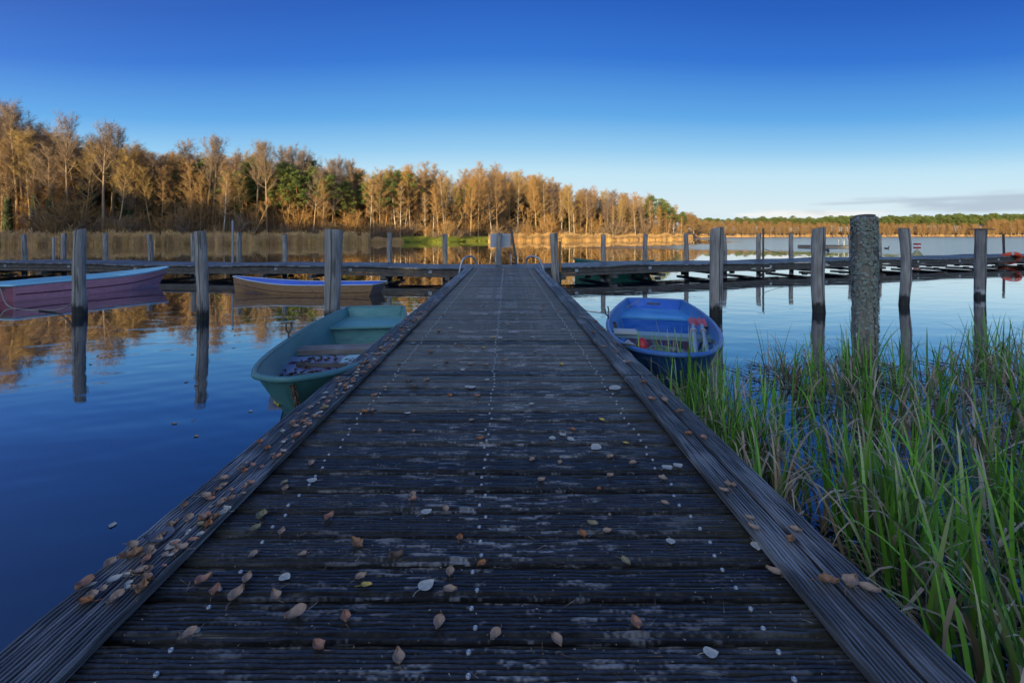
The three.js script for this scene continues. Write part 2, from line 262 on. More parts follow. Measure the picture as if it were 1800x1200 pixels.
const IVYTREE = [71, 72].map((s) => {
  const f = bareTree(s, { h: 20, crown: 0.45, spread: 3.2, r0: 0.25 }), o = treeThing('ivy_clad_tree', f, BARK_BROWN, TWIG[2]), ivy = new Soup(), r = rng(s + 5);
  for (let k = 0; k < 1500; k++) { const y = 0.3 + r() * r() * 3 + r() * 9, a = r() * 6.28, rad = (0.35 + 0.55 * r()) * (1 - y / 17); ivy.spike(V(Math.cos(a) * rad, y, Math.sin(a) * rad), V(Math.cos(a + r() - 0.5), -0.4 + r() * 0.6, Math.sin(a + r() - 0.5)).normalize(), 0.42, 0.13); }
  part(o, 'ivy', ivy.build(), IVY); return o;
});
const SHRUB = [81, 82, 83].map((s, i) => { const o = new THREE.Group(), f = shrubForm(s, { h: [3.2, 2.6, 3.8][i] }); o.userData.baseName = 'shrub'; part(o, 'stems', f.wood, BARK_PALE); part(o, 'twigs', f.crown, TWIG[(i + 1) % 3]); return o; });

// skyline of the wood as heights by bearing, kept as metres at the shore distance
const skyline = [[-260, 165], [-60, 185], [0, 195], [90, 205], [150, 222], [250, 248], [310, 252], [380, 258], [450, 262], [500, 268], [560, 276], [620, 293], [660, 303], [730, 297], [800, 303], [850, 298], [905, 301], [960, 314], [1000, 329], [1050, 337], [1100, 339], [1140, 345], [1165, 353], [1195, 372], [1215, 380]];
function topAt(px) { let k = 0; while (k < skyline.length - 2 && px > skyline[k + 1][0]) k++; const f = clamp((px - skyline[k][0]) / (skyline[k + 1][0] - skyline[k][0]), 0, 1); return lerp(skyline[k][1], skyline[k + 1][1], f); }
function standing(px, back) {                  // a place in the wood: bearing of px, metres behind the water's edge
  const a = bearing(px), rs = shoreAt(a) + wobble(a), r = rs + back, p = polar(a, r), y = landHeight(a, r), depth = -p.z, tall = 1.62 + (412 - topAt(px)) / 826 * depth - y;
  return { pos: [p.x, y, p.z], tall };
}
{
  const r = rng(2024);
  const L = {
    alder_tree: ['slender bare alder with fine brown twigs among the lakeside trees', 'tree', 'bare alders along the shore'],
    oak_tree: ['tall bare tree with a broad spreading top above the left wood', 'tree', 'broad topped bare trees of the left wood'],
    leaning_tree: ['bare tree with several pale stems leaning out from one foot', 'tree', 'many stemmed leaning trees on the shore'],
    birch_tree: ['bare birch with a whitish trunk among the brown trees', 'tree', 'birches in the lakeside wood'],
    pine_tree: ['green crowned pine rising among the bare lakeside trees', 'pine', 'pines in the lakeside wood'],
    spruce_tree: ['dark conical spruce on the bank behind the pier', 'spruce', 'spruces on the bank behind the pier'],
    ivy_clad_tree: ['bare tree with its trunk wrapped in dark green ivy', 'tree', 'ivy clad trees in the left wood'],
    shrub: ['twiggy leafless shrub at the foot of the lakeside wood', 'shrub', 'leafless shrubs along the shore'],
  };
  const LOOK = new Map(); [['dark stemmed bare alder with even twigs', 'slim pale stemmed alder with a slight lean', 'pale alder branching high into a wide crown', 'dark alder twiggy down to its foot', 'crooked pale alder leaning to one side']].forEach((d) => ALDER.forEach((t, i) => LOOK.set(t, d[i])));
  OAK.forEach((t, i) => LOOK.set(t, ['broad topped bare tree with a grey crown', 'broad topped bare tree with a brown crown', 'broad topped crooked bare tree'][i])); STEMS.forEach((t, i) => LOOK.set(t, ['bare tree of three pale leaning stems', 'bare tree of three spreading crooked stems'][i])); BIRCH.forEach((t, i) => LOOK.set(t, ['white stemmed birch with hanging twigs', 'white stemmed birch with a thin crown'][i]));
  PINE.forEach((t, i) => LOOK.set(t, ['deep green pine with a half bare trunk', 'light green pine with a long crown', 'deep green pine with a high tuft of a crown'][i])); IVYTREE.forEach((t, i) => LOOK.set(t, ['bare tree wrapped in dark ivy', 'bare tree with a thick ivy column'][i])); SHRUB.forEach((t, i) => LOOK.set(t, ['twiggy orange brown shrub', 'twiggy grey brown shrub', 'spreading dark twigged shrub'][i]));
  const placeName = (px) => px < 330 ? 'in the ivy grown wood' : px < 650 ? 'in the wood with dark pines' : px < 880 ? 'above the yellow green bank' : px < 1130 ? 'behind the golden reeds' : 'on the wooded point';
  const plant = (proto, pos, height, protoH, wide = 1) => {
    const s = height / protoH, base = proto.userData.baseName, info = L[base], look = LOOK.get(proto), px = 890 + 826 * pos[0] / -pos[2], shore = Math.hypot(pos[0], pos[2]) - shoreAt(Math.atan2(pos[0], -pos[2])), size = base === 'shrub' ? (height > 3.6 ? 'tall ' : 'low ') : '', row = base === 'alder_tree' && shore > 10 ? 'second row ' : '';
    const label = look ? `${size}${row}${look} ${placeName(px)}` : info[0]; return copyOf(proto, pos, r() * 6.28, [s * wide, s, s * wide], label, info[1], look ? label : info[2]);
  };
  const pick = (list) => list[Math.floor(r() * list.length)];
  // front of the wood
  for (let px = -150; px < 1206;) {
    const back = 2.5 + r() * 7, w = standing(px, back), left = px < 300, k = r();
    const h = Math.max(4, w.tall * (px < 620 ? 0.62 + 0.26 * r() : 0.7 + 0.34 * r()));
    if (px < 620 && k < 0.22) plant(pick(OAK), w.pos, w.tall * (0.94 + 0.1 * r()), 23, 0.9);
    else if (left && k < 0.4) plant(pick(IVYTREE), w.pos, h * 0.9, 20);
    else if (k < 0.3) plant(pick(BIRCH), w.pos, h * 0.92, 19);
    else if (k < 0.45) plant(pick(STEMS), w.pos, h * 0.7, 15);
    else plant(pick(ALDER), w.pos, h, 20, px > 650 ? 1.1 : 1);
    px += (6 + r() * 8) * (left ? 1.2 : 1);
  }
  // second and third rows, with the pines
  for (let px = -140; px < 1200; px += 11 + r() * 9) { const w = standing(px, 11 + r() * 10), h = Math.max(4, w.tall * (px < 620 ? 0.74 + 0.16 * r() : 0.8 + 0.26 * r())); plant(px < 620 && r() < 0.16 ? pick(OAK) : pick(ALDER), w.pos, h, px < 330 ? 21 : 20, 1.15); }
  for (const [px, f, back] of [[105, 0.72, 16], [170, 0.7, 20], [225, 0.74, 15], [262, 0.78, 18], [330, 0.8, 17], [352, 0.84, 20], [372, 0.8, 15], [430, 0.82, 12], [446, 0.9, 15], [462, 0.86, 12], [520, 0.88, 9], [534, 0.93, 11], [548, 0.85, 9], [590, 0.84, 14], [622, 0.9, 13], [662, 0.96, 11], [684, 0.99, 9], [700, 1.0, 12], [716, 0.95, 9], [760, 0.84, 15], [245, 0.66, 8], [300, 0.7, 9], [398, 0.72, 7], [440, 0.74, 6], [478, 0.7, 7], [508, 0.82, 6], [530, 0.8, 5], [566, 0.78, 7], [608, 0.76, 6], [640, 0.82, 7], [676, 0.88, 6], [722, 0.86, 7], [810, 0.8, 10], [1150, 1.06, 8], [1162, 1.04, 11], [1172, 1.0, 7], [1182, 0.98, 12], [1192, 0.96, 9], [1204, 0.95, 14]]) { const w = standing(px, back); plant(pick(PINE), w.pos, Math.max(5, w.tall * f), 20, 1.25); }
  // undergrowth at the water's edge
  for (let px = -140; px < 1210; px += 5 + r() * 9) { const w = standing(px, 1.2 + r() * 8); plant(pick(SHRUB), w.pos, 2 + r() * r() * 5.5, 3.2, 1.25); }
  // deep wood behind: one mass of bare crowns
  const mass = (name, proto, spots) => {
    const g = new THREE.Group(); g.name = name; g.userData = { kind: 'stuff', label: spots.label, category: spots.category }; scene.add(g);
    for (const child of proto.children) { const m = new THREE.InstancedMesh(child.geometry, child.material, spots.list.length); m.name = child.name; m.castShadow = m.receiveShadow = true; m.userData.kind = 'stuff'; spots.list.forEach((t, i) => m.setMatrixAt(i, t)); g.add(m); }
  };
  const M = (pos, s, w) => new THREE.Matrix4().compose(V(...pos), new THREE.Quaternion().setFromAxisAngle(V(0, 1, 0), r() * 6.28), V(s * w, s, s * w));
  const deep = []; for (let k = 0; k < 380; k++) { const px = -170 + r() * 1365, w = standing(px, 19 + r() * 32); deep.push(M(w.pos, Math.max(4, w.tall * (px < 620 ? 0.62 + 0.22 * r() : 0.7 + 0.26 * r())) / 20, 1.3)); }
  mass('woodland', ALDER[3], { list: deep, label: 'deep mass of bare brown trees behind the lakeside trees', category: 'woodland' });
  const darkDeep = []; for (let k = 0; k < 230; k++) { const px = -170 + r() * 1345, w = standing(px, 13 + r() * 26); darkDeep.push(M(w.pos, Math.max(4, w.tall * (0.5 + 0.3 * r())) / 19, 1.25)); }
  mass('evergreen_depth', SPRUCE[1], { list: darkDeep, label: 'dark evergreens standing deep between the trunks of the lakeside wood', category: 'woodland' });
  const brush = []; for (let k = 0; k < 420; k++) { const px = -170 + r() * 1375, w = standing(px, 7 + r() * 34); brush.push(M(w.pos, 0.6 + r() * 0.8, 1.3)); }
  mass('undergrowth', SHRUB[0], { list: brush, label: 'tangled brown undergrowth between the trunks of the lakeside wood', category: 'undergrowth' });
  // far shore beyond the open water
  const farBare = [], farPine = [];
  for (let k = 0; k < 520; k++) { const px = 1195 + r() * 720, a = bearing(px), rr = Math.max(shoreAt(a), 255) + 1 + r() * 26; const p = polar(a, rr, landHeight(a, rr)); farBare.push(M([p.x, p.y, p.z], (6 + r() * 3.2 + (px > 1740 ? 3.5 : 0)) / 20, 1.9)); }
  for (let k = 0; k < 420; k++) { const px = 1180 + r() * 740, a = bearing(px), rr = Math.max(shoreAt(a), 255) + 24 + r() * 45; const p = polar(a, rr, landHeight(a, rr)); farPine.push(M([p.x, p.y, p.z], (9 + r() * 3) * rr / 430 / 20 + 0.03, 1.6)); }
  mass('far_woodland', ALDER[3], { list: farBare, label: 'far belt of bare brown trees across the open lake', category: 'woodland' });
  mass('far_pine_wood', PINE[0], { list: farPine, label: 'far belt of green pines above the bare trees across the lake', category: 'woodland' });
  // spruces on the bank behind the pier: they keep the evening sun off the piers
  const across = V(0.9, 0, 0.42);
  for (let row = 0; row < 3; row++) for (let k = -26; k <= 12; k++) { const c = V(-0.42, 0, 0.9).multiplyScalar(78 + row * 4.5 + r() * 1.5).addScaledVector(across, k * 3.9 + row * 1.9 + r()); const a = Math.atan2(c.x, -c.z), rr = Math.hypot(c.x, c.z); if (rr < shoreAt(a) + 1) continue; plant(pick(SPRUCE), [c.x, landHeight(a, rr), c.z], 16 + r() * 3.5 + (k < -15 ? 5 : 0), 19, 1.3); }
}
// ------------------------------------------------------------------ reed beds and bank grass
{
  const r = rng(404), clump = new Soup();
  for (let k = 0; k < 26; k++) { const p = V((r() - 0.5) * 0.9, -0.2, (r() - 0.5) * 0.9), d = V((r() - 0.5) * 0.22, 1, (r() - 0.5) * 0.22).normalize(), h = 1.5 + r() * 0.7; clump.spike(p, d, h, 0.026); if (r() < 0.5) clump.spike(p.clone().addScaledVector(d, h * 0.9), V((r() - 0.5) * 0.8, 1, (r() - 0.5) * 0.8).normalize(), 0.32, 0.035); if (r() < 0.7) clump.spike(p.clone().addScaledVector(d, h * 0.35), V((r() - 0.5) * 1.2, 1, (r() - 0.5) * 1.2).normalize(), 0.7, 0.018); }
  const g = clump.build(), list = [], M = new THREE.Matrix4();
  const strip = (p0, p1, deep, n, hs) => { for (let k = 0; k < n; k++) { const px = p0 + (p1 - p0) * r(), a = bearing(px), rr = shoreAt(a) + wobble(a) + 0.6 - r() * deep, p = polar(a, rr, 0); list.push(new THREE.Matrix4().compose(V(p.x, -0.05, p.z), new THREE.Quaternion().setFromAxisAngle(V(0, 1, 0), r() * 6.28), V(1.1, hs * (0.35 + 0.8 * fbm(px * 0.11, 3, 9999, 99, 21, 4) + 0.8 * r() * r() * r()), 1.1))); } };
  strip(-200, 646, 7, 2000, 1.05); strip(656, 705, 3, 90, 0.6); strip(862, 1216, 5, 1300, 0.95); strip(1225, 1900, 6, 700, 1.0);
  const m = new THREE.InstancedMesh(g, std(lin(0.72, 0.44, 0.17), 0.9), list.length); m.name = 'reed_bed'; m.castShadow = m.receiveShadow = true; list.forEach((t, i) => { m.setMatrixAt(i, t); const k = 0.55 + 0.55 * r(); m.setColorAt(i, lin(k, k * (0.92 + 0.12 * r()), k * (0.8 + 0.3 * r()))); }); m.userData = { kind: 'stuff', label: 'dry golden reeds fringing the far shore of the lake', category: 'reeds' }; scene.add(m);
  const grass = new Soup(); for (let k = 0; k < 40; k++) grass.spike(V((r() - 0.5) * 1.1, 0, (r() - 0.5) * 1.1), V((r() - 0.5) * 1.2, 1, (r() - 0.5) * 1.2).normalize(), 0.3 + r() * 0.35, 0.02);
  const spots = []; for (let k = 0; k < 420; k++) { const px = 706 + r() * 160, a = bearing(px), rr = shoreAt(a) + wobble(a) - 0.6 + r() * 3.5, p = polar(a, rr, Math.max(0, landHeight(a, rr))); spots.push(new THREE.Matrix4().compose(p, new THREE.Quaternion().setFromAxisAngle(V(0, 1, 0), r() * 6.28), V(1.2, 1.3, 1.2))); }
  const b = new THREE.InstancedMesh(grass.build(), std(lin(0.24, 0.26, 0.03), 0.9), spots.length); b.name = 'bank_grass'; b.castShadow = b.receiveShadow = true; spots.forEach((t, i) => b.setMatrixAt(i, t)); b.userData = { kind: 'stuff', label: 'yellow green grass along the sunlit bank', category: 'grass' }; scene.add(b);
}

// ------------------------------------------------------------------ wood textures
const DECK = 0.52;                                // deck height above the water
const plankTexture = colourTexture(1024, 1024, (u, v) => {     // 2.2 m x 2.4 m of dark walked boards; grain runs along u
  const x = (u - 0.5) * 2.2, fine = vnoise(u * 260, v * 560, 260, 560, 2), grain = fbm(u * 36, v * 200, 36, 200, 3, 4), patch = fbm(u * 7, v * 16, 7, 16, 6, 4), fleck = vnoise(u * 260, v * 420, 260, 420, 9), board = hash2(Math.floor(v * 16), 3, 5);
  let k = (0.008 + 0.036 * grain + 0.034 * fine * fine) * (0.5 + 1.0 * board);
  const worn = Math.exp(-Math.pow((x + 0.03) / 0.52, 2)) * 0.75 + 0.25, dash = vnoise(u * 30, v * 160, 30, 160, 41); k += 0.22 * worn * smoothstep(patch * 0.4 + dash * 0.42 + fine * 0.2 + grain * 0.2, 0.66, 0.86);  // pale middle lane: wear plus the glossy reflection there, put into the colour
  const moss = smoothstep(Math.abs(x + 0.1), 0.55, 1.0) * smoothstep(patch, 0.42, 0.7);
  let c = [k * 1.0, k * 0.98, k * 0.97]; c = [lerp(c[0], 0.050, moss * 0.6), lerp(c[1], 0.046, moss * 0.6), lerp(c[2], 0.028, moss * 0.6)];
  if (fleck > 0.965) { const f = (fleck - 0.965) * 12; c = c.map((q, i) => q + f * [0.42, 0.36, 0.30][i]); }
  return c;
});
const plankBump = heightTexture(1024, 1024, (u, v) => 0.6 * vnoise(u * 90, v * 520, 90, 520, 2) + 0.4 * fbm(u * 40, v * 260, 40, 260, 12, 3));
const railTexture = colourTexture(512, 1024, (u, v) => {        // 1 m across by 2 m along; grain runs along v
  const g = vnoise(u * 150, v * 16, 150, 16, 4), h = fbm(u * 60, v * 8, 60, 8, 31, 3), p = fbm(u * 6, v * 6, 6, 6, 44, 4), k = 0.045 + 0.15 * g * h + 0.12 * smoothstep(p + g * 0.3, 0.62, 0.95); return [k * 1.0, k * 1.01, k * 1.02]; });
const railBump = heightTexture(512, 1024, (u, v) => 0.55 * vnoise(u * 150, v * 16, 150, 16, 4) + 0.45 * fbm(u * 70, v * 50, 70, 50, 7, 3));
const beamTexture = colourTexture(512, 512, (u, v) => { const g = fbm(u * 5, v * 60, 5, 60, 15, 4), p = fbm(u * 8, v * 8, 8, 8, 18, 4), k = 0.05 + 0.13 * g * p; return [k * 1.1, k * 0.98, k * 0.82]; });
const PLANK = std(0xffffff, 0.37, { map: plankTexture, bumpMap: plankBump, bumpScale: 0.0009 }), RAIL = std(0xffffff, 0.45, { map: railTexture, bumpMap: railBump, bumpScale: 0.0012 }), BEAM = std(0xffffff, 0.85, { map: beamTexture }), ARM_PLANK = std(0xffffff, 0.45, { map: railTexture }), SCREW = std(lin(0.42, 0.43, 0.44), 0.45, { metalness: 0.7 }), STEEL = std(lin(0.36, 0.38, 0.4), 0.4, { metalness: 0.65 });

// a board of length along x with lengthwise ridges; the nearest boards show them, those far off are plain
function ridgedBoard(len, width, thick, ridges, segs, seed, du, dv, su = 2.2, sv = 2.4, along = true, deep = 0.012) {
  const r = rng(seed), P = ridges * 4, h = [], edge = [0, 1].map(() => r() * 100);
  const y = (i, j) => { const t = (j % 4), groove = [0, 0.05, 1, 0.96][t]; const wear = vnoise(i * 0.55, Math.floor(j / 4) * 3.1, 4096, 4096, seed); return thick / 2 - deep + deep * groove * (0.55 + 0.5 * wear) - 0.004 * smoothstep(vnoise(i * 0.12, j * 0.2, 999, 999, seed + 3), 0.72, 0.95) - (along && (j < 3 || j > P - 3) ? 0.008 : 0); };
  const zed = (i, j) => { const z = ((Math.floor(j / 4) + [0, 0.24, 0.36, 0.9][j % 4]) * 4 / P - 0.5) * width; return j === 0 || j === P ? z + (vnoise(i * 0.5, edge[j ? 1 : 0], 999, 999, seed + 7) - 0.5) * 0.006 : z + (vnoise(i * 0.8, j, 999, 999, seed + 9) - 0.5) * 0.0016; };
  const uv = (x, z) => along ? [(x / su) + 0.5 + du, z / sv + dv] : [z / 1 + dv, x / 2 + du];
  const g = sheet(segs, P, (a, b) => { const i = Math.round(a * segs), j = Math.round(b * P); return V((a - 0.5) * len, y(i, j), zed(i, j)); }, (a, b, p) => uv(p.x, p.z));
  g.index.array.forEach((_, q) => { if (q % 3 === 0) { const t = g.index.array[q + 1]; g.index.array[q + 1] = g.index.array[q + 2]; g.index.array[q + 2] = t; } }); g.computeVertexNormals();
  const b = box(len, thick - 0.014, width - 0.003, 0, -0.008, 0), bu = b.attributes.uv; for (let i = 0; i < bu.count; i++) { const w = uv(bu.getX(i), bu.getY(i)); bu.setXY(i, w[0], w[1]); }
  return mergeGeometries([toCreasedNormals(g, 0.6), b.toNonIndexed()]);
}
function plainBoard(len, width, thick, du, dv, along = true) { const b = box(len, thick, width), u = b.attributes.uv; for (let i = 0; i < u.count; i++) { const x = u.getX(i), z = u.getY(i); if (along) u.setXY(i, x / 2.2 + 0.5 + du, z / 2.4 + dv); else u.setXY(i, z + dv, x / 2 + du); } return b; }
const screwGeometry = new THREE.LatheGeometry([[0.0001, -0.0012], [0.0026, -0.0012], [0.003, 0.0022], [0.0055, 0.0022], [0.0068, 0.0006], [0.007, -0.004]].map(([x, y]) => new THREE.Vector2(x, y)), 12);

// ------------------------------------------------------------------ main pier, boards across
{
  const r = rng(5), pier = thing('pier', 'long dark wooden pier of ridged boards running out over the lake', 'pier', [0, 0, 0]);
  const pitch = 0.15, width = 0.132, thick = 0.034, x0 = -1.19, x1 = 1.005, mid = (x0 + x1) / 2, len = x1 - x0;
  const near = []; for (let k = 0; k < 8; k++) near.push(ridgedBoard(len, width, thick, 9, 72, 300 + k, mid / 2.2, k / 16 + 0.03)); const worn = []; for (let k = 0; k < 8; k++) worn.push(ridgedBoard(len, width, thick, 9, 26, 340 + k, mid / 2.2, k / 16 + 0.53, 2.2, 2.4, true, 0.005));
  const loose = []; let n = 0;
  for (let z = 2.4; z > -15.38; z -= pitch, n++) {
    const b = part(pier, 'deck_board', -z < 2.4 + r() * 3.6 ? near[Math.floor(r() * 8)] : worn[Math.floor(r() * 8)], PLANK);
    b.position.set(mid + (r() - 0.5) * 0.012, DECK - thick / 2 + (r() - 0.5) * 0.006, z); b.rotation.y = (r() - 0.5) * 0.003; b.rotation.x = (r() - 0.5) * 0.045;
    for (const sx of [-0.875, -0.098, 0.718]) for (const sz of [-0.036, 0.036]) {
      const jx = sx - mid + (r() - 0.5) * 0.03, jz = sz + (r() - 0.5) * 0.018;
      if (z < -0.6 && z > -7.8) { const s = part(b, 'screw', screwGeometry, SCREW); s.position.set(jx, thick / 2 + 0.0005, jz); }
      else if (z <= -7.8) { const g = screwGeometry.clone(); g.translate(jx + mid, DECK + 0.0005, z + jz); loose.push(g); }
    }
  }
  const rest = part(pier, 'screws', mergeGeometries(loose), SCREW); rest.userData.kind = 'stuff';
  // edge boards laid lengthwise on both sides
  const railW = 0.106, railT = 0.034;
  const nearRail = [0, 1, 2, 3].map((k) => ridgedBoard(2.98, railW, railT, 8, 110, 500 + k, k * 0.23, k * 0.27, 1, 1, false)), farRail = [0, 1, 2, 3].map((k) => plainBoard(2.98, railW, railT, k * 0.19, k * 0.27, false));
  let q = 0;
  for (const x of [-1.246, -1.132, 0.943, 1.064]) for (let z = 1.2; z > -14.2; z -= 3) { const b = part(pier, 'edge_board', z > -9 ? nearRail[q % 4] : farRail[q % 4], RAIL); b.rotation.y = Math.PI / 2 + (r() - 0.5) * 0.002; b.position.set(x + (r() - 0.5) * 0.004, DECK + railT / 2 + 0.003 + r() * 0.003, z - 0.25); q++; }
  // bearers and piles below
  for (const x of [-1.16, -0.1, 0.97]) part(pier, 'joist', box(0.09, 0.17, 17.6, x, DECK - thick - 0.09, -6.55), BEAM);
  for (let z = -0.8; z > -15; z -= 2.8) { part(pier, 'cross_beam', box(2.34, 0.14, 0.14, mid, DECK - thick - 0.246, z), BEAM); for (const x of [-0.98, 0.78]) { const g = new THREE.CylinderGeometry(0.095, 0.1, 1.1, 12); g.translate(x, -0.34, z); part(pier, 'pile', g, BEAM); } }
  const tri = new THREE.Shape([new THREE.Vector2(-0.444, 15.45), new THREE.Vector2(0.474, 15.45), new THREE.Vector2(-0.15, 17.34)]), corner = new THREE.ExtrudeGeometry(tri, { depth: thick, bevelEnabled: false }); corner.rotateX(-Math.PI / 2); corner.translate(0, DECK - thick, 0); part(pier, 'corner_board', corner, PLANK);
}
// ------------------------------------------------------------------ the two arms of the cross pier
function pierArm(label, start, dir, length, far, seed) {
  const r = rng(seed), arm = thing('cross_pier', label, 'pier', [start[0], 0, start[1]], Math.atan2(-dir[1], dir[0])), W = 2.0;
  const boards = [0, 1, 2, 3, 4, 5].map((k) => { const b = plainBoard(W + 0.05, 0.146, 0.045, k * 0.17, k * 0.29, false); b.rotateY(Math.PI / 2); return b; });
  const n = Math.floor(length / 0.15);
  const sag = (s) => 0.025 * Math.sin(s * 0.55 + seed) + 0.012 * Math.sin(s * 1.7);
  for (let k = 0; k < n; k++) { const s = 0.075 + k * 0.15, b = part(arm, 'deck_board', boards[Math.floor(r() * 6)], ARM_PLANK); b.position.set(s, DECK - 0.024 + sag(s) + (r() - 0.5) * 0.004, far * (W / 2 - 0.02 + (r() - 0.5) * 0.02)); }
  const run = (name, z, y, h, d, step) => { for (let s = 0; s < length - 0.2; s += step) { const e = Math.min(step, length - s), b = part(arm, name, box(e - 0.012, h, d, 0, 0, 0), BEAM); b.position.set(s + e / 2, y + sag(s + e / 2) * 0.8 + (r() - 0.5) * 0.006, z * far); b.rotation.z = (sag(s + e) - sag(s)) / e; } };
  run('outer_beam', 0.075, DECK - 0.135, 0.16, 0.09, 4.4); run('outer_beam', W - 0.06, DECK - 0.135, 0.16, 0.09, 4.4); run('lower_beam', 0.035, DECK - 0.265, 0.085, 0.11, 5.2);
  for (let s = 1.4; s < length; s += 2.25 + (r() - 0.5) * 0.7) {
    const skew = (r() - 0.5) * 0.5, c = part(arm, 'cross_beam', box(0.17, 0.1, W + 0.4, 0, 0, 0), BEAM); c.position.set(s, DECK - 0.362, far * W / 2); c.rotation.y = skew * 0.35;
    for (const z of [0.2, W - 0.25]) { const g = new THREE.CylinderGeometry(0.11, 0.12, 1.3, 12); const p = part(arm, 'pile', g, BEAM); p.position.set(s + skew * 0.2, -0.59, far * z); }
  }
  for (let s = 1.9; s < length; s += 2.9) { const p = part(arm, 'joint_plate', box(0.12, 0.1, 0.012, 0, 0, 0), STEEL); p.position.set(s + r() * 0.3, DECK - 0.14 + sag(s), far * 0.02); }
  return arm;
}
pierArm('left arm of the cross pier, with the pink boat and brown boat moored at it', [-0.45, -15.45], [-0.989, -0.148], 27, 1, 61);
pierArm('right arm of the cross pier, reaching out past the lifebuoy', [0.48, -15.45], [0.95, -0.313], 36, -1, 62);

// ------------------------------------------------------------------ posts
const postTexture = colourTexture(512, 512, (u, v) => { const g = vnoise(u * 70, v * 5, 70, 5, 3), h = fbm(u * 24, v * 6, 24, 6, 13, 4), p = fbm(u * 6, v * 6, 6, 6, 23, 4), crack = smoothstep(vnoise(u * 26, v * 2, 26, 2, 6), 0.80, 0.92); let k = (0.55 + 0.75 * g * h + 0.5 * p) * (1 - 0.65 * crack); return [k * 0.80, k * 0.78, k * 0.74]; });
const postBump = heightTexture(512, 512, (u, v) => 0.35 * vnoise(u * 70, v * 5, 70, 5, 3) + 0.3 * fbm(u * 24, v * 24, 24, 24, 13, 3) + 0.35 * (1 - smoothstep(vnoise(u * 26, v * 2, 26, 2, 6), 0.78, 0.92)));
const POST = std(0xffffff, 0.82, { map: postTexture, bumpMap: postBump, bumpScale: 0.018, vertexColors: true });
function postGeometry(seed, h, r0, r1, o = {}) {   // base 0.7 m under water; colours: grey wood, dark wet foot with a ragged edge
  const r = rng(seed), segs = 22, rows = 44, lean = [(o.lean?.[0] ?? (r() - 0.5) * 0.06), (o.lean?.[1] ?? (r() - 0.5) * 0.05)], bow = (o.bow ?? (r() - 0.5) * 0.05), cut = [(r() - 0.5) * 0.1, (r() - 0.5) * 0.1], pos = [], col = [], uv = [], idx = [], wet = o.wet ?? 0.16, tone = o.tone ?? [0.22, 0.205, 0.185];
  for (let j = 0; j <= rows; j++) {
    const t = j / rows, y = -0.7 + (h + 0.7) * t, f = clamp(y / h, 0, 1);
    for (let i = 0; i <= segs; i++) {
      const a = i / segs * Math.PI * 2, ii = i % segs, lump = vnoise(ii * 0.45, j * 0.13, segs * 0.45, 99, seed) - 0.5, split = smoothstep(vnoise(ii * 0.9, j * 0.03 + 3, 19.8, 99, seed + 4), 0.82, 0.95), rad = lerp(r0, r1, f) * (1 + 0.16 * lump - 0.2 * split) * (1 + (j === rows ? -0.06 : 0));
      const x = Math.cos(a) * rad + lean[0] * y + bow * Math.sin(f * 3.1), z = Math.sin(a) * rad + lean[1] * y, yy = y + (t > 0.96 ? cut[0] * Math.cos(a) + cut[1] * Math.sin(a) : 0) * r0 * 4;
      pos.push(x, yy, z); uv.push(i / segs, y * 0.75 + seed * 0.37);
      const edge = wet + 0.16 * (vnoise(ii * 0.7, 1.5, segs * 0.7, 99, seed + 8) - 0.5) + 0.05 * vnoise(ii * 2, j, segs * 2, 99, seed + 2), k = y < edge ? 1 : y < edge + 0.05 ? 0.5 : 0, n = 0.75 + 0.5 * vnoise(ii * 0.8, j * 0.25, segs * 0.8, 99, seed + 12), ring = o.ring && Math.abs(y - o.ring) < 0.05 && vnoise(ii * 1.3, j, segs * 1.3, 99, 5) > 0.35;
      for (let c = 0; c < 3; c++) col.push(ring ? 0.5 : lerp(tone[c] * n * 1.7, [0.035, 0.034, 0.028][c], k));
    }
  }
  const W = segs + 1; for (let j = 0; j < rows; j++) for (let i = 0; i < segs; i++) { const a = j * W + i, b = a + W; idx.push(a, b, a + 1, b, b + 1, a + 1); }
  const top = pos.length / 3; pos.push(lean[0] * h + bow * 0.04, h - 0.012, lean[1] * h); uv.push(0.5, 0.5); col.push(tone[0] * 0.9, tone[1] * 0.85, tone[2] * 0.75);
  for (let i = 0; i < segs; i++) { const a = rows * W + i; pos.push(pos[a * 3], pos[a * 3 + 1] + 0.002, pos[a * 3 + 2]); uv.push(0.5 + 0.2 * Math.cos(i), 0.5 + 0.2 * Math.sin(i)); col.push(tone[0] * 0.9, tone[1] * 0.85, tone[2] * 0.75); }
  for (let i = 0; i < segs; i++) idx.push(top, top + 1 + (i + 1) % segs, top + 1 + i);
  const g = new THREE.BufferGeometry(); g.setAttribute('position', new THREE.Float32BufferAttribute(pos, 3)); g.setAttribute('uv', new THREE.Float32BufferAttribute(uv, 2)); g.setAttribute('color', new THREE.Float32BufferAttribute(col, 3)); g.setIndex(idx); g.computeVertexNormals(); return g;
}
const ringBolt = () => { const g = new THREE.TorusGeometry(0.045, 0.008, 8, 18); return g; };
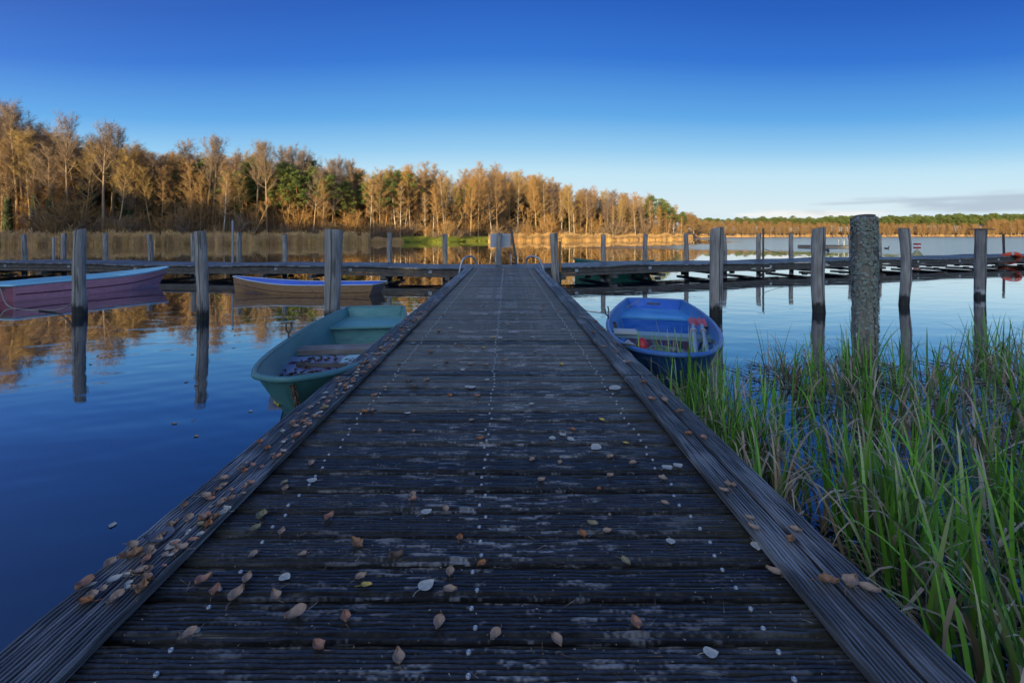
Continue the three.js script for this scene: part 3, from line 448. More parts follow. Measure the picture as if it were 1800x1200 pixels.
{
  const near = [
    ['thick grey mooring post rising in front of the pink boat', -8.5, -9.36, 1.72, 0.115, 0.10, { lean: [0.0, 0], bow: -0.02 }],
    ['grey mooring post between the pink boat and the brown boat', -5.8, -8.98, 1.68, 0.102, 0.098, {}],
    ['stout mooring post with a split flared top in front of the brown boat', -3.2, -8.6, 1.71, 0.13, 0.165, { tone: [0.2, 0.19, 0.18] }],
    ['grey mooring post with a rusty stained foot behind the blue boat', 4.15, -9.3, 1.74, 0.118, 0.122, { lean: [0.015, 0] }],
    ['crooked grey post in the reeds beside the lichen covered post', 6.53, -9.8, 1.76, 0.12, 0.122, { lean: [0.0, 0], bow: -0.03 }],
    ['upright grey post just right of the lichen covered post', 9.15, -10.8, 1.76, 0.105, 0.112, { bow: 0.05 }],
    ['dark post with a pale crusted ring at the waterline and a flat cap', 12.15, -12.05, 1.74, 0.12, 0.122, { ring: 0.14, tone: [0.15, 0.14, 0.13] }],
  ];
  near.forEach(([label, x, z, h, r0, r1, o], i) => {
    const t = thing('mooring_post', label, 'post', [x, 0, z]); part(t, 'shaft', postGeometry(900 + i, h, r0, r1, o), POST);
    if (i === 3) { const b = part(t, 'ring_bolt', ringBolt(), STEEL); b.position.set(0.03, 0.26, 0.13); }
    if (i === 6) { const b = part(t, 'cap', box(0.36, 0.025, 0.3, 0.03, h + 0.015, 0), BEAM); b.rotation.z = -0.02; }
  });
  // the tall near post, crusted with lichen
  const big = thing('lichen_post', 'tall thick post crusted with grey green lichen standing in the sedge', 'post', [4.29, 0, -5.6]);
  part(big, 'shaft', postGeometry(950, 1.84, 0.128, 0.12, { lean: [-0.012, 0], bow: 0.0, wet: 0.1, tone: [0.17, 0.15, 0.12] }), POST);
  const r = rng(31), flakes = new Soup(), tones = [[0.20, 0.235, 0.19], [0.26, 0.29, 0.245], [0.15, 0.175, 0.135], [0.22, 0.22, 0.16]];
  for (let k = 0; k < 2600; k++) {
    const y = 0.28 + 1.54 * Math.pow(r(), 0.72), a = r() * Math.PI * 2; if (vnoise(a * 2.2, y * 5, 99, 99, 3) < 0.34 - y * 0.12) continue;
    const n = V(Math.cos(a), 0, Math.sin(a)), c = V(n.x * 0.124 - 0.012 * y, y, n.z * 0.124).addScaledVector(n, 0.002), out = n.clone().add(V((r() - 0.5) * 0.9, -0.2 + r() * 0.8, (r() - 0.5) * 0.9)).normalize(), e = V(-n.z, 0, n.x), f = out.clone().cross(e).normalize(), s = 0.008 + 0.014 * r(), col = tones[Math.floor(r() * 4)], N = 5, o = flakes.vert(c.clone().addScaledVector(out, 0.012), out, 0, 0, col), ids = [];
    for (let q = 0; q < N; q++) { const t = q / N * 6.283 + r(), rad = s * (0.7 + 0.6 * r()); ids.push(flakes.vert(c.clone().addScaledVector(e, Math.cos(t) * rad).addScaledVector(f, Math.sin(t) * rad).addScaledVector(out, r() * 0.012), out, 0, 0, col)); }
    for (let q = 0; q < N; q++) flakes.tri(o, ids[q], ids[(q + 1) % N]);
  }
  part(big, 'lichen', flakes.build(), std(0xffffff, 0.95, { vertexColors: true })); const b = part(big, 'ring_bolt', ringBolt(), STEEL); b.position.set(-0.13, 0.42, 0.05); b.rotation.y = 0.5;
  // posts along the far side of the cross pier
  const forms = [0, 1, 2, 3].map((k) => postGeometry(970 + k, 1.64, 0.1, 0.094, { bow: [0.03, -0.02, 0.05, -0.04][k] }));
  const put = (px, d, k, label, group, hs = 1, ws = 1) => { const m = single('pier_post', forms[k % 4], POST, label, 'post', [(px - 890) / 826 * d, 0, -d], k * 1.3, group); m.scale.set(ws, hs, ws); return m; };
  const dl = (px) => 17.85 / (1 - 0.15 * (890 - px) / 826), dr = (px) => 17.85 / (1 - 0.33 * (px - 890) / 826);
  [42, 112, 186, 263, 340, 421, 500, 594, 685, 783].forEach((px, i) => put(px, dl(px), i, 'grey wooden post standing along the far side of the left pier arm', 'posts behind the left pier arm', 0.99 + 0.02 * (i % 3)));
  [1060, 1136, 1207, 1274, 1334, 1392, 1496, 1547].forEach((px, i) => put(px, dr(px), i + 1, 'grey brown wooden post standing along the far side of the right pier arm', 'posts behind the right pier arm', 0.985 + 0.02 * (i % 3)));
  put(879, 17.95, 2, 'post carrying the pale sign panel behind the pier head', undefined, 1.02, 1.05);
  single('mooring_post', postGeometry(990, 1.66, 0.105, 0.115, { lean: [-0.05, 0], bow: -0.02 }), POST, 'leaning post at the corner where the pier meets its right arm', 'post', [1.5, 0, -14.0]);
  // thin poles
  const pole = (x, z, y0, y1, rad, lean, material, label) => { const g = new THREE.CylinderGeometry(rad * 0.9, rad, y1 - y0, 10); g.translate(0, (y1 + y0) / 2, 0); const m = single('thin_pole', g, material, label, 'pole', [x, 0, z]); m.rotation.z = lean; return m; };
  const dark = std(lin(0.10, 0.085, 0.07), 0.8), pale = std(lin(0.3, 0.3, 0.3), 0.7);
  pole(-18.9, -19.6, -0.5, 1.5, 0.05, 0, pale, 'thin pale pole behind the left pier arm'); pole(-10.9, -18.7, -0.5, 2.18, 0.045, 0, pale, 'thin tall pole standing above the left pier arm');
  pole(0.46, -17.7, 0.2, 1.87, 0.05, 0.15, dark, 'thin pole leaning beside the pale sign panel'); pole(11.6, -21.2, -0.5, 1.9, 0.045, 0, dark, 'thin dark pole rising behind the right pier arm');
  const two = thing('marker_pole', 'thin pole, orange brown above and dark green below, beside the leaning post', 'pole', [1.62, 0, -14.1]); const up = new THREE.CylinderGeometry(0.035, 0.035, 0.92, 10); up.translate(0, 0.95, 0); part(two, 'upper_pole', up, std(lin(0.36, 0.17, 0.05), 0.7)); const lo = new THREE.CylinderGeometry(0.037, 0.037, 1.1, 10); lo.translate(0, -0.06, 0); part(two, 'lower_pole', lo, std(lin(0.015, 0.045, 0.03), 0.6));
}

// ------------------------------------------------------------------ boats
function worn(base, spots, seed, amount = 0.5) { return colourTexture(256, 256, (u, v) => { const n = fbm(u * 5, v * 5, 5, 5, seed, 5), f = fbm(u * 30, v * 30, 30, 30, seed + 3, 3), k = 0.7 + 0.6 * n, s = smoothstep(n * 0.5 + f * 0.6, 0.57, 0.72) * amount, scuff = smoothstep(vnoise(u * 24, v * 90, 24, 90, seed + 9) * 0.6 + n * 0.5, 0.72, 0.85) * 0.5; return [0, 1, 2].map((c) => lerp(lerp(base[c] * k, spots[c], s), 0.45 * base[c] + 0.16, scuff)); }); }
const paint = (base, spots, seed, amount, rough = 0.42) => std(0xffffff, rough, { map: worn(base, spots, seed, amount) });
class Boat {
  constructor(o) { this.o = { L: 4.3, beam: 0.64, sternBeam: 0.44, bowBeam: 0.035, full: 0.62, sheerBow: 0.56, sheerMid: 0.40, sheerStern: 0.44, draft: 0.14, rake: 0.5, sternRake: 0.08, chine: 0.74, ...o }; }
  b(t) { const o = this.o, peak = 0.52; if (t < peak) return lerp(o.bowBeam, o.beam, Math.pow(Math.sin(t / peak * Math.PI / 2), o.full)); return lerp(o.beam, o.sternBeam, Math.pow((t - peak) / (1 - peak), 1.8)); }
  s(t) { const o = this.o; return t < 0.5 ? lerp(o.sheerMid, o.sheerBow, Math.pow(1 - t * 2, 1.7)) : lerp(o.sheerMid, o.sheerStern, Math.pow(t * 2 - 1, 1.5)); }
  k(t) { const o = this.o; return -o.draft + 0.10 * Math.pow(1 - t, 4) + 0.05 * Math.pow(t, 4); }
  x(t, f) { const c = lerp(0.35, this.o.chine, Math.min(1, t * 3)); return this.b(t) * lerp(c, 1, Math.pow(f, 0.75)); }       // half width at share f of the side's height
  point(t, u, inset = 0) {                                     // u: 0 keel .. 0.35 chine .. 1 gunwale
    const o = this.o, k = this.k(t), s = this.s(t), f = clamp((u - 0.35) / 0.65, 0, 1), chine = k + 0.05 + 0.12 * Math.pow(1 - t, 3), y = u < 0.35 ? lerp(k, chine, Math.pow(u / 0.35, 2)) : lerp(chine, s, f), w = u < 0.35 ? this.x(t, 0) * u / 0.35 : this.x(t, f);
    const z = -o.L / 2 + t * o.L + o.rake * Math.pow(1 - t, 4) * (1 - clamp((y + o.draft) / (s + o.draft), 0, 1)) - o.sternRake * Math.pow(t, 8) * (1 - u);
    return V(Math.max(0.001, w - inset), y + (u < 0.9 ? inset * 1.2 * (1 - f) : 0), z);
  }
  side(sign, inset, t0 = 0, t1 = 1) { return sheet(26, 12, (a, b) => { const p = this.point(lerp(t0, t1, a), b, inset); p.x *= sign; return p; }, (a, b) => [a * 2, b]); }
  skin(inset, t0 = 0, t1 = 1) { return mergeGeometries([this.side(1, inset, t0, t1), this.side(-1, inset, t0, t1)]); }
  transom(inset, t) { return sheet(12, 8, (a, b) => { const p = this.point(t, b, inset), w = p.x; return V(lerp(-w, w, a), p.y, p.z - inset * 0.4); }, (a, b) => [a, b]); }
  stem() { return sheet(2, 10, (a, b) => { const p = this.point(0, b); return V(lerp(-p.x, p.x, a), p.y, p.z - 0.006 * (1 - Math.abs(a * 2 - 1))); }); }
  rim(r, flat = 0.75) { const pts = []; for (let k = 0; k <= 24; k++) pts.push(this.point(k / 24, 1)); const left = pts.map((p) => V(-p.x, p.y, p.z)).reverse(); return tubeAlong([...pts.reverse(), ...left.reverse()].map((p) => p), r, 120, 8, true); }
  widthAt(t, y) { const chine = this.k(t) + 0.05, s = this.s(t); return this.x(t, clamp((y - chine) / (s - chine), 0, 1)) - 0.022; }
  zAt(t) { return -this.o.L / 2 + t * this.o.L; }
  slab(t0, t1, y, th) { const top = sheet(8, 2, (a, b) => { const t = lerp(t0, t1, a), w = this.widthAt(t, y); return V(lerp(-w, w, b), y, this.zAt(t)); }, (a, b) => [a, b]), low = sheet(8, 2, (a, b) => { const t = lerp(t0, t1, a), w = this.widthAt(t, y); return V(lerp(w, -w, b), y - th, this.zAt(t)); }), front = sheet(1, 1, (a, b) => { const w = this.widthAt(t0, y); return V(lerp(-w, w, b), y - th * a, this.zAt(t0)); }), back = sheet(1, 1, (a, b) => { const w = this.widthAt(t1, y); return V(lerp(w, -w, b), y - th * a, this.zAt(t1)); }); return mergeGeometries([top, low, front, back]); }
  bulkhead(t, y0, y1) { return sheet(1, 6, (a, b) => { const y = lerp(y0, y1, b), w = this.widthAt(t, y); return V(lerp(-w, w, a), y, this.zAt(t)); }); }
  strake(sign, u, r) { const pts = []; for (let k = 0; k <= 20; k++) { const p = this.point(0.02 + 0.97 * k / 20, u); pts.push(V(sign * (p.x + r * 0.4), p.y, p.z)); } return tubeAlong(pts, r, 60, 6); }
}
function heading(bow, stern) { return { pos: [(bow[0] + stern[0]) / 2, 0, (bow[1] + stern[1]) / 2], turn: Math.atan2(stern[0] - bow[0], stern[1] - bow[1]), L: Math.hypot(stern[0] - bow[0], stern[1] - bow[1]) }; }
const OLD_WOOD = std(0xffffff, 0.7, { map: worn([0.17, 0.145, 0.125], [0.3, 0.3, 0.3], 71, 0.6) });
const IRON = std(lin(0.12, 0.115, 0.11), 0.5, { metalness: 0.6 }), RUST = std(lin(0.16, 0.085, 0.05), 0.75, { metalness: 0.3 });
function oarlock(parent, x, y, z, turn) { const u = tubeAlong([V(-0.045, 0.16, 0), V(-0.05, 0.11, 0), V(-0.03, 0.07, 0), V(0, 0.055, 0), V(0.03, 0.07, 0), V(0.05, 0.11, 0), V(0.045, 0.16, 0)], 0.009, 24, 7), stem = new THREE.CylinderGeometry(0.011, 0.014, 0.2, 8); stem.translate(0, -0.04, 0); const m = part(parent, 'oarlock', mergeGeometries([u.toNonIndexed(), stem.toNonIndexed()]), IRON); m.position.set(x, y, z); m.rotation.y = turn; return m; }
function chain(parent, a, b, sag, n, link = 0.032) { const g = new THREE.TorusGeometry(link, link * 0.22, 6, 12); g.scale(0.62, 1, 1); for (let k = 0; k < n; k++) { const t = (k + 0.5) / n, p = a.clone().lerp(b, t); p.y -= sag * 4 * t * (1 - t); const q = part(parent, 'chain_link', g, RUST); q.position.copy(p); const d = b.clone().sub(a); d.y -= sag * 4 * (1 - 2 * t); q.quaternion.setFromUnitVectors(V(0, 1, 0), d.normalize()); q.rotateY(k % 2 ? 1.5 : 0.1); } }

{ // teal boat at the left of the pier
  const h = heading([-1.55, -3.3], [-2.16, -7.75]), boat = new Boat({ L: h.L, beam: 0.62, sternBeam: 0.45, full: 0.46, sheerBow: 0.60, sheerMid: 0.44, sheerStern: 0.42, rake: 0.62, bowBeam: 0.04 });
  const t = thing('rowing_boat', 'teal rowing boat with leaves in it, tied to the left of the pier', 'boat', h.pos, h.turn);
  const teal = [0.085, 0.26, 0.225], outer = paint(teal, [0.05, 0.12, 0.12], 51, 0.5), inner = paint([0.11, 0.29, 0.28], [0.2, 0.3, 0.28], 52, 0.5);
  part(t, 'hull_side', boat.side(1, 0), outer); const pierSide = part(t, 'hull_side', boat.side(-1, 0), outer); pierSide.userData.label = 'hull side facing the pier with a yellow letter';
  part(t, 'stem', boat.stem(), outer); part(t, 'lining', boat.skin(0.024), inner); part(t, 'transom', mergeGeometries([boat.transom(0, 1), boat.transom(0.03, 0.988)]), inner); part(t, 'gunwale', boat.rim(0.024), paint([0.07, 0.2, 0.2], [0.04, 0.1, 0.1], 54, 0.4));
  part(t, 'stern_seat', boat.slab(0.785, 0.985, 0.29, 0.03), inner); part(t, 'seat_front', boat.bulkhead(0.803, -0.03, 0.26), inner);
  part(t, 'thwart', boat.slab(0.475, 0.53, 0.30, 0.055), OLD_WOOD); part(t, 'floor', boat.slab(0.10, 0.80, -0.005, 0.02), paint([0.11, 0.125, 0.2], [0.05, 0.05, 0.08], 56, 0.7, 0.3));
  const RAISED = 0.27; part(t, 'raised_floor', boat.slab(0.09, 0.44, RAISED, 0.02), paint([0.16, 0.17, 0.27], [0.08, 0.08, 0.11], 58, 0.7, 0.3));
  const pale = part(t, 'floor_panel', box(0.44, 0.012, 0.34, -0.22, RAISED + 0.008, -0.5), paint([0.3, 0.42, 0.42], [0.2, 0.3, 0.3], 57, 0.3, 0.25)); pale.rotation.y = 0.05;
  for (const [x, z, a] of [[0.08, -0.72, 1.4], [-0.02, -1.05, 1.62]]) { const s = part(t, 'floor_slat', box(0.05, 0.03, 0.62, 0, 0, 0), BEAM); s.position.set(x, RAISED + 0.018, z); s.rotation.y = a; }
  const slot = part(t, 'transom_slot', box(0.24, 0.035, 0.012, 0.04, 0.36, h.L / 2 - 0.075), BEAM); slot.rotation.x = 0.05;
  const w = boat.b(0.46); oarlock(t, w - 0.0, boat.s(0.46) + 0.03, boat.zAt(0.46), 1.3);
  const hp = boat.point(0, 0.9); chain(t, V(-0.03, hp.y + 0.04, hp.z - 0.02), V(-0.13, 0.12, hp.z - 0.02), 0.0, 12);
  // yellow letter on the pier side and a yellow line on the other
  const yellow = std(lin(0.50, 0.38, 0.02), 0.5), on = (tt, u) => { const p = boat.point(tt, u); return V(-p.x - 0.004, p.y, p.z); };
  const letter = new Soup(), bar = (a, b) => letter.tube(a, 0.011, b, 0.011, 6); bar(on(0.115, 0.83), on(0.125, 0.52)); bar(on(0.155, 0.83), on(0.165, 0.52)); bar(on(0.12, 0.68), on(0.16, 0.68)); part(t, 'painted_letter', letter.build(), yellow);
  part(t, 'painted_line', boat.strake(1, 0.62, 0.009), yellow);
  const r = rng(9), litter = new Soup(); for (let k = 0; k < 260; k++) { const tt = 0.13 + 0.3 * r(), w2 = boat.widthAt(tt, RAISED) * 0.9, c = V((r() * 2 - 1) * w2, RAISED + 0.006 + r() * 0.008, boat.zAt(tt)), d = V(r() - 0.5, (r() - 0.5) * 0.25, r() - 0.5).normalize(); litter.spike(c, d, 0.04 + 0.05 * r(), 0.014); } const lm = part(t, 'leaf_litter', litter.build(), std(lin(0.10, 0.06, 0.045), 0.8)); lm.userData.kind = 'stuff';
  const lg = new THREE.CylinderGeometry(0.075, 0.08, 0.2, 16); lg.rotateZ(1.5); const log = single('log_fender', lg, std(lin(0.28, 0.19, 0.11), 0.8), 'short round log lying behind the thwart of the teal boat', 'log', [-1.75, 0.09, -6.3], 0.3);
}
{ // blue boat at the right of the pier
  const h = heading([1.46, -4.15], [2.68, -8.5]), boat = new Boat({ L: h.L, beam: 0.68, sternBeam: 0.47, full: 0.5, sheerBow: 0.56, sheerMid: 0.44, sheerStern: 0.44, rake: 0.5, bowBeam: 0.12 });
  const t = thing('rowing_boat', 'blue rowing boat with two oars in it, tied at the right of the pier', 'boat', h.pos, h.turn), blue = [0.015, 0.13, 0.52], outer = paint([0.02, 0.085, 0.26], [0.06, 0.13, 0.22], 61, 0.5), inner = paint(blue, [0.05, 0.15, 0.45], 62, 0.5);
  part(t, 'hull_side', boat.side(1, 0), outer); part(t, 'hull_side', boat.side(-1, 0), outer); part(t, 'stem', boat.stem(), outer); part(t, 'lining', boat.skin(0.024), paint([0.06, 0.22, 0.48], [0.16, 0.32, 0.5], 63, 0.6)); part(t, 'transom', mergeGeometries([boat.transom(0, 1), boat.transom(0.03, 0.988)]), inner); part(t, 'gunwale', boat.rim(0.024), paint([0.045, 0.15, 0.40], [0.15, 0.26, 0.42], 64, 0.6));
  part(t, 'stern_seat', boat.slab(0.77, 0.985, 0.29, 0.03), paint([0.06, 0.29, 0.58], [0.14, 0.4, 0.6], 65, 0.6, 0.3)); part(t, 'seat_front', boat.bulkhead(0.773, -0.03, 0.26), inner);
  part(t, 'thwart', boat.slab(0.44, 0.495, 0.31, 0.05), paint([0.16, 0.26, 0.28], [0.1, 0.16, 0.16], 66, 0.5)); part(t, 'floor', boat.slab(0.10, 0.77, -0.02, 0.02), std(lin(0.05, 0.03, 0.035), 0.7));
  part(t, 'bow_platform', boat.slab(0.08, 0.40, 0.2, 0.02), std(lin(0.10, 0.085, 0.09), 0.7));
  for (let k = -3; k <= 3; k++) part(t, 'floor_slat', box(0.10, 0.022, 1.15, k * 0.125, 0.006, 0.55), std(lin(0.10, 0.035, 0.04), 0.75));
  const pad = part(t, 'seat_pad', box(0.3, 0.03, 0.22, 0.47, 0.33, boat.zAt(0.468)), std(lin(0.42, 0.44, 0.4), 0.6)); pad.rotation.y = 0.1;
  for (const x of [-1, 1]) { const post = part(t, 'rib', box(0.05, 0.34, 0.06, 0, 0, 0), BEAM); post.position.set(x * (boat.widthAt(0.56, 0.25) - 0.03), 0.2, boat.zAt(0.56)); post.rotation.z = -x * 0.25; }
  oarlock(t, boat.b(0.5), boat.s(0.5) + 0.02, boat.zAt(0.5), 1.2).rotation.z = -0.4; const bolt = part(t, 'cleat', new THREE.TorusGeometry(0.03, 0.01, 8, 16), STEEL); bolt.position.set(-boat.b(0.56) + 0.06, boat.s(0.56) - 0.1, boat.zAt(0.56));
  for (const z of [0.36, 0.3]) { const sl = part(t, 'hull_slot', box(0.012, 0.04, 0.14, 0, 0, 0), BEAM); sl.position.set(-boat.widthAt(z, 0.3) - 0.0, 0.34, boat.zAt(z)); sl.rotation.y = 0.3; break; }
  part(t, 'transom_slot', box(0.22, 0.03, 0.012, 0.02, 0.38, h.L / 2 - 0.08), BEAM);
  // gear lying in it
  const place = new THREE.Matrix4().makeRotationY(h.turn).setPosition(...h.pos), at = (x, y, z) => V(x, y, z).applyMatrix4(place);
  const shaft = std(lin(0.46, 0.47, 0.47), 0.35, { metalness: 0.5 }), blade = std(lin(0.50, 0.10, 0.10), 0.5);
  for (const [x0, x1] of [[-0.33, -0.43], [-0.46, -0.54]]) {
    const a = at(x0, 0.24, -1.2), b = at(x1, 0.40, 0.12), o = thing('oar', x0 > -0.4 ? 'inner oar of the pair leaning on the thwart of the blue boat' : 'outer oar of the pair leaning on the thwart of the blue boat', 'oar', [a.x, a.y, a.z]);
    o.quaternion.setFromUnitVectors(V(0, 1, 0), b.clone().sub(a).normalize()); const len = a.distanceTo(b), s = new THREE.CylinderGeometry(0.024, 0.026, len, 12); s.translate(0, len / 2, 0); part(o, 'shaft', s, shaft);
    const bl = sheet(10, 6, (p, q) => { const w = 0.055 * Math.sin(Math.PI * Math.min(1, 0.2 + p * 0.72)) + 0.012, u = q * 2 - 1; return V(u * w, len - 0.02 + p * 0.3, 0.03 * u * u * p); }); const bl2 = bl.clone(); bl2.translate(0, 0, 0.008); part(o, 'blade', mergeGeometries([bl, bl2]), blade); const col = new THREE.TorusGeometry(0.034, 0.012, 8, 16); col.rotateX(Math.PI / 2); col.translate(0, len * 0.8, 0); part(o, 'collar', col, STEEL);
  }
  const red = new THREE.SphereGeometry(1, 20, 14); red.scale(0.07, 0.12, 0.09); const rp = at(0.24, 0.3, -0.95); single('red_fender', red, std(lin(0.40, 0.015, 0.02), 0.4), 'small red fender lying in front of the thwart in the blue boat', 'fender', [rp.x, rp.y, rp.z]);
  const coil = []; const r = rng(3); for (let k = 0; k < 46; k++) { const a2 = k * 0.75; coil.push(V(Math.cos(a2) * (0.13 + 0.05 * r()), 0.03 + 0.0022 * k + r() * 0.02, Math.sin(a2) * (0.09 + 0.04 * r()))); } const cp = at(0.02, 0.2, -1.05); single('rope_coil', tubeAlong(coil, 0.009, 320, 6), std(lin(0.16, 0.2, 0.2), 0.9), 'tangled grey rope heaped in the bow of the blue boat', 'rope', [cp.x, cp.y, cp.z]);
  const cloth = sheet(14, 12, (p, q) => V((p - 0.5) * 0.28, 0.05 + 0.05 * vnoise(p * 5, q * 5, 99, 99, 4) + 0.03 * Math.sin(p * 9 + q * 5), (q - 0.5) * 0.3)), kp = at(0.4, 0.2, -0.72); single('crumpled_cloth', cloth, std(lin(0.34, 0.36, 0.38), 0.85), 'crumpled grey cloth under the thwart end of the blue boat', 'cloth', [kp.x, kp.y, kp.z], 0.4);
  const bp = at(-0.16, 0.225, -0.85); single('loose_board', box(0.22, 0.03, 0.4, 0, 0, 0), OLD_WOOD, 'short weathered board lying beside the oars in the blue boat', 'board', [bp.x, bp.y, bp.z], h.turn + 0.2);
}
{ // pink boat
  const h = heading([-11.05, -15.3], [-12.3, -11.35]), boat = new Boat({ L: h.L, beam: 0.66, sternBeam: 0.58, full: 0.75, sheerBow: 0.56, sheerMid: 0.43, sheerStern: 0.40, rake: 0.35, chine: 0.86 });
  const t = thing('rowing_boat', 'faded pink boat with a light blue inside, moored at the left pier arm', 'boat', h.pos, h.turn), pink = paint([0.74, 0.33, 0.37], [0.55, 0.2, 0.24], 71, 0.5), inside = paint([0.34, 0.62, 0.70], [0.4, 0.55, 0.6], 72, 0.4);
  part(t, 'hull_side', boat.side(1, 0), pink); part(t, 'hull_side', boat.side(-1, 0), pink); part(t, 'stem', boat.stem(), pink); part(t, 'lining', boat.skin(0.024), inside); const tr = part(t, 'transom', mergeGeometries([boat.transom(0, 1), boat.transom(0.03, 0.988)]), paint([0.24, 0.03, 0.06], [0.2, 0.06, 0.09], 73, 0.5)); tr.userData.label = 'darker red flat stern of the pink boat';
  part(t, 'gunwale', boat.rim(0.028), inside); for (const s of [-1, 1]) part(t, 'rubbing_strake', boat.strake(s, 0.68, 0.014), std(lin(0.10, 0.02, 0.04), 0.6)); part(t, 'stern_seat', boat.slab(0.74, 0.985, 0.31, 0.03), inside); part(t, 'foredeck', boat.slab(0.02, 0.3, 0.42, 0.03), inside); part(t, 'thwart', boat.slab(0.42, 0.5, 0.31, 0.03), inside); part(t, 'floor', boat.slab(0.1, 0.78, 0.0, 0.02), inside);
  const mount = part(t, 'motor_board', box(0.44, 0.13, 0.04, -0.2, 0.30, h.L / 2 + 0.03), std(lin(0.2, 0.13, 0.07), 0.8)); mount.rotation.x = 0;
}
{ // brown boat
  const h = heading([-7.72, -13.3], [-3.42, -12.75]), boat = new Boat({ L: h.L, beam: 0.55, sternBeam: 0.46, full: 0.8, sheerBow: 0.44, sheerMid: 0.27, sheerStern: 0.31, rake: 0.05, sternRake: 0.25, chine: 0.84 });
  const t = thing('rowing_boat', 'low brown boat with a bright blue inside below the left pier arm', 'boat', h.pos, h.turn), brown = paint([0.34, 0.19, 0.085], [0.17, 0.09, 0.045], 81, 0.6), blue = paint([0.01, 0.10, 0.55], [0.03, 0.14, 0.5], 82, 0.3), rail = std(lin(0.5, 0.55, 0.56), 0.5);
  part(t, 'hull_side', boat.side(1, 0), brown); part(t, 'hull_side', boat.side(-1, 0), brown); part(t, 'stem', boat.stem(), brown); part(t, 'lining', boat.skin(0.024), blue); part(t, 'transom', mergeGeometries([boat.transom(0, 1), boat.transom(0.03, 0.988)]), brown); part(t, 'gunwale', boat.rim(0.016), rail); part(t, 'rubbing_strake', boat.strake(1, 0.62, 0.01), std(lin(0.09, 0.05, 0.03), 0.7)); part(t, 'rubbing_strake', boat.strake(-1, 0.62, 0.01), std(lin(0.09, 0.05, 0.03), 0.7));
  part(t, 'stern_seat', boat.slab(0.82, 0.98, 0.2, 0.03), blue); part(t, 'thwart', boat.slab(0.46, 0.52, 0.19, 0.03), blue); part(t, 'floor', boat.slab(0.1, 0.8, 0.0, 0.02), blue);
}
{ // green boat behind the right arm
  const h = heading([6.35, -20.2], [3.0, -20.6]), boat = new Boat({ L: h.L, beam: 0.6, sternBeam: 0.5, sheerBow: 0.5, sheerMid: 0.4, sheerStern: 0.55, rake: 0.3 });
  const t = thing('rowing_boat', 'dark green boat mostly hidden behind the right pier arm', 'boat', h.pos, h.turn), green = paint([0.012, 0.10, 0.065], [0.02, 0.07, 0.05], 91, 0.4);
  part(t, 'hull_side', boat.side(1, 0), green); part(t, 'hull_side', boat.side(-1, 0), green); part(t, 'stem', boat.stem(), green); part(t, 'lining', boat.skin(0.024), green); part(t, 'transom', mergeGeometries([boat.transom(0, 1), boat.transom(0.03, 0.988)]), green); part(t, 'gunwale', boat.rim(0.024), std(lin(0.02, 0.11, 0.08), 0.5)); part(t, 'stern_seat', boat.slab(0.78, 0.985, 0.3, 0.03), green); part(t, 'thwart', boat.slab(0.45, 0.52, 0.3, 0.03), green);
}

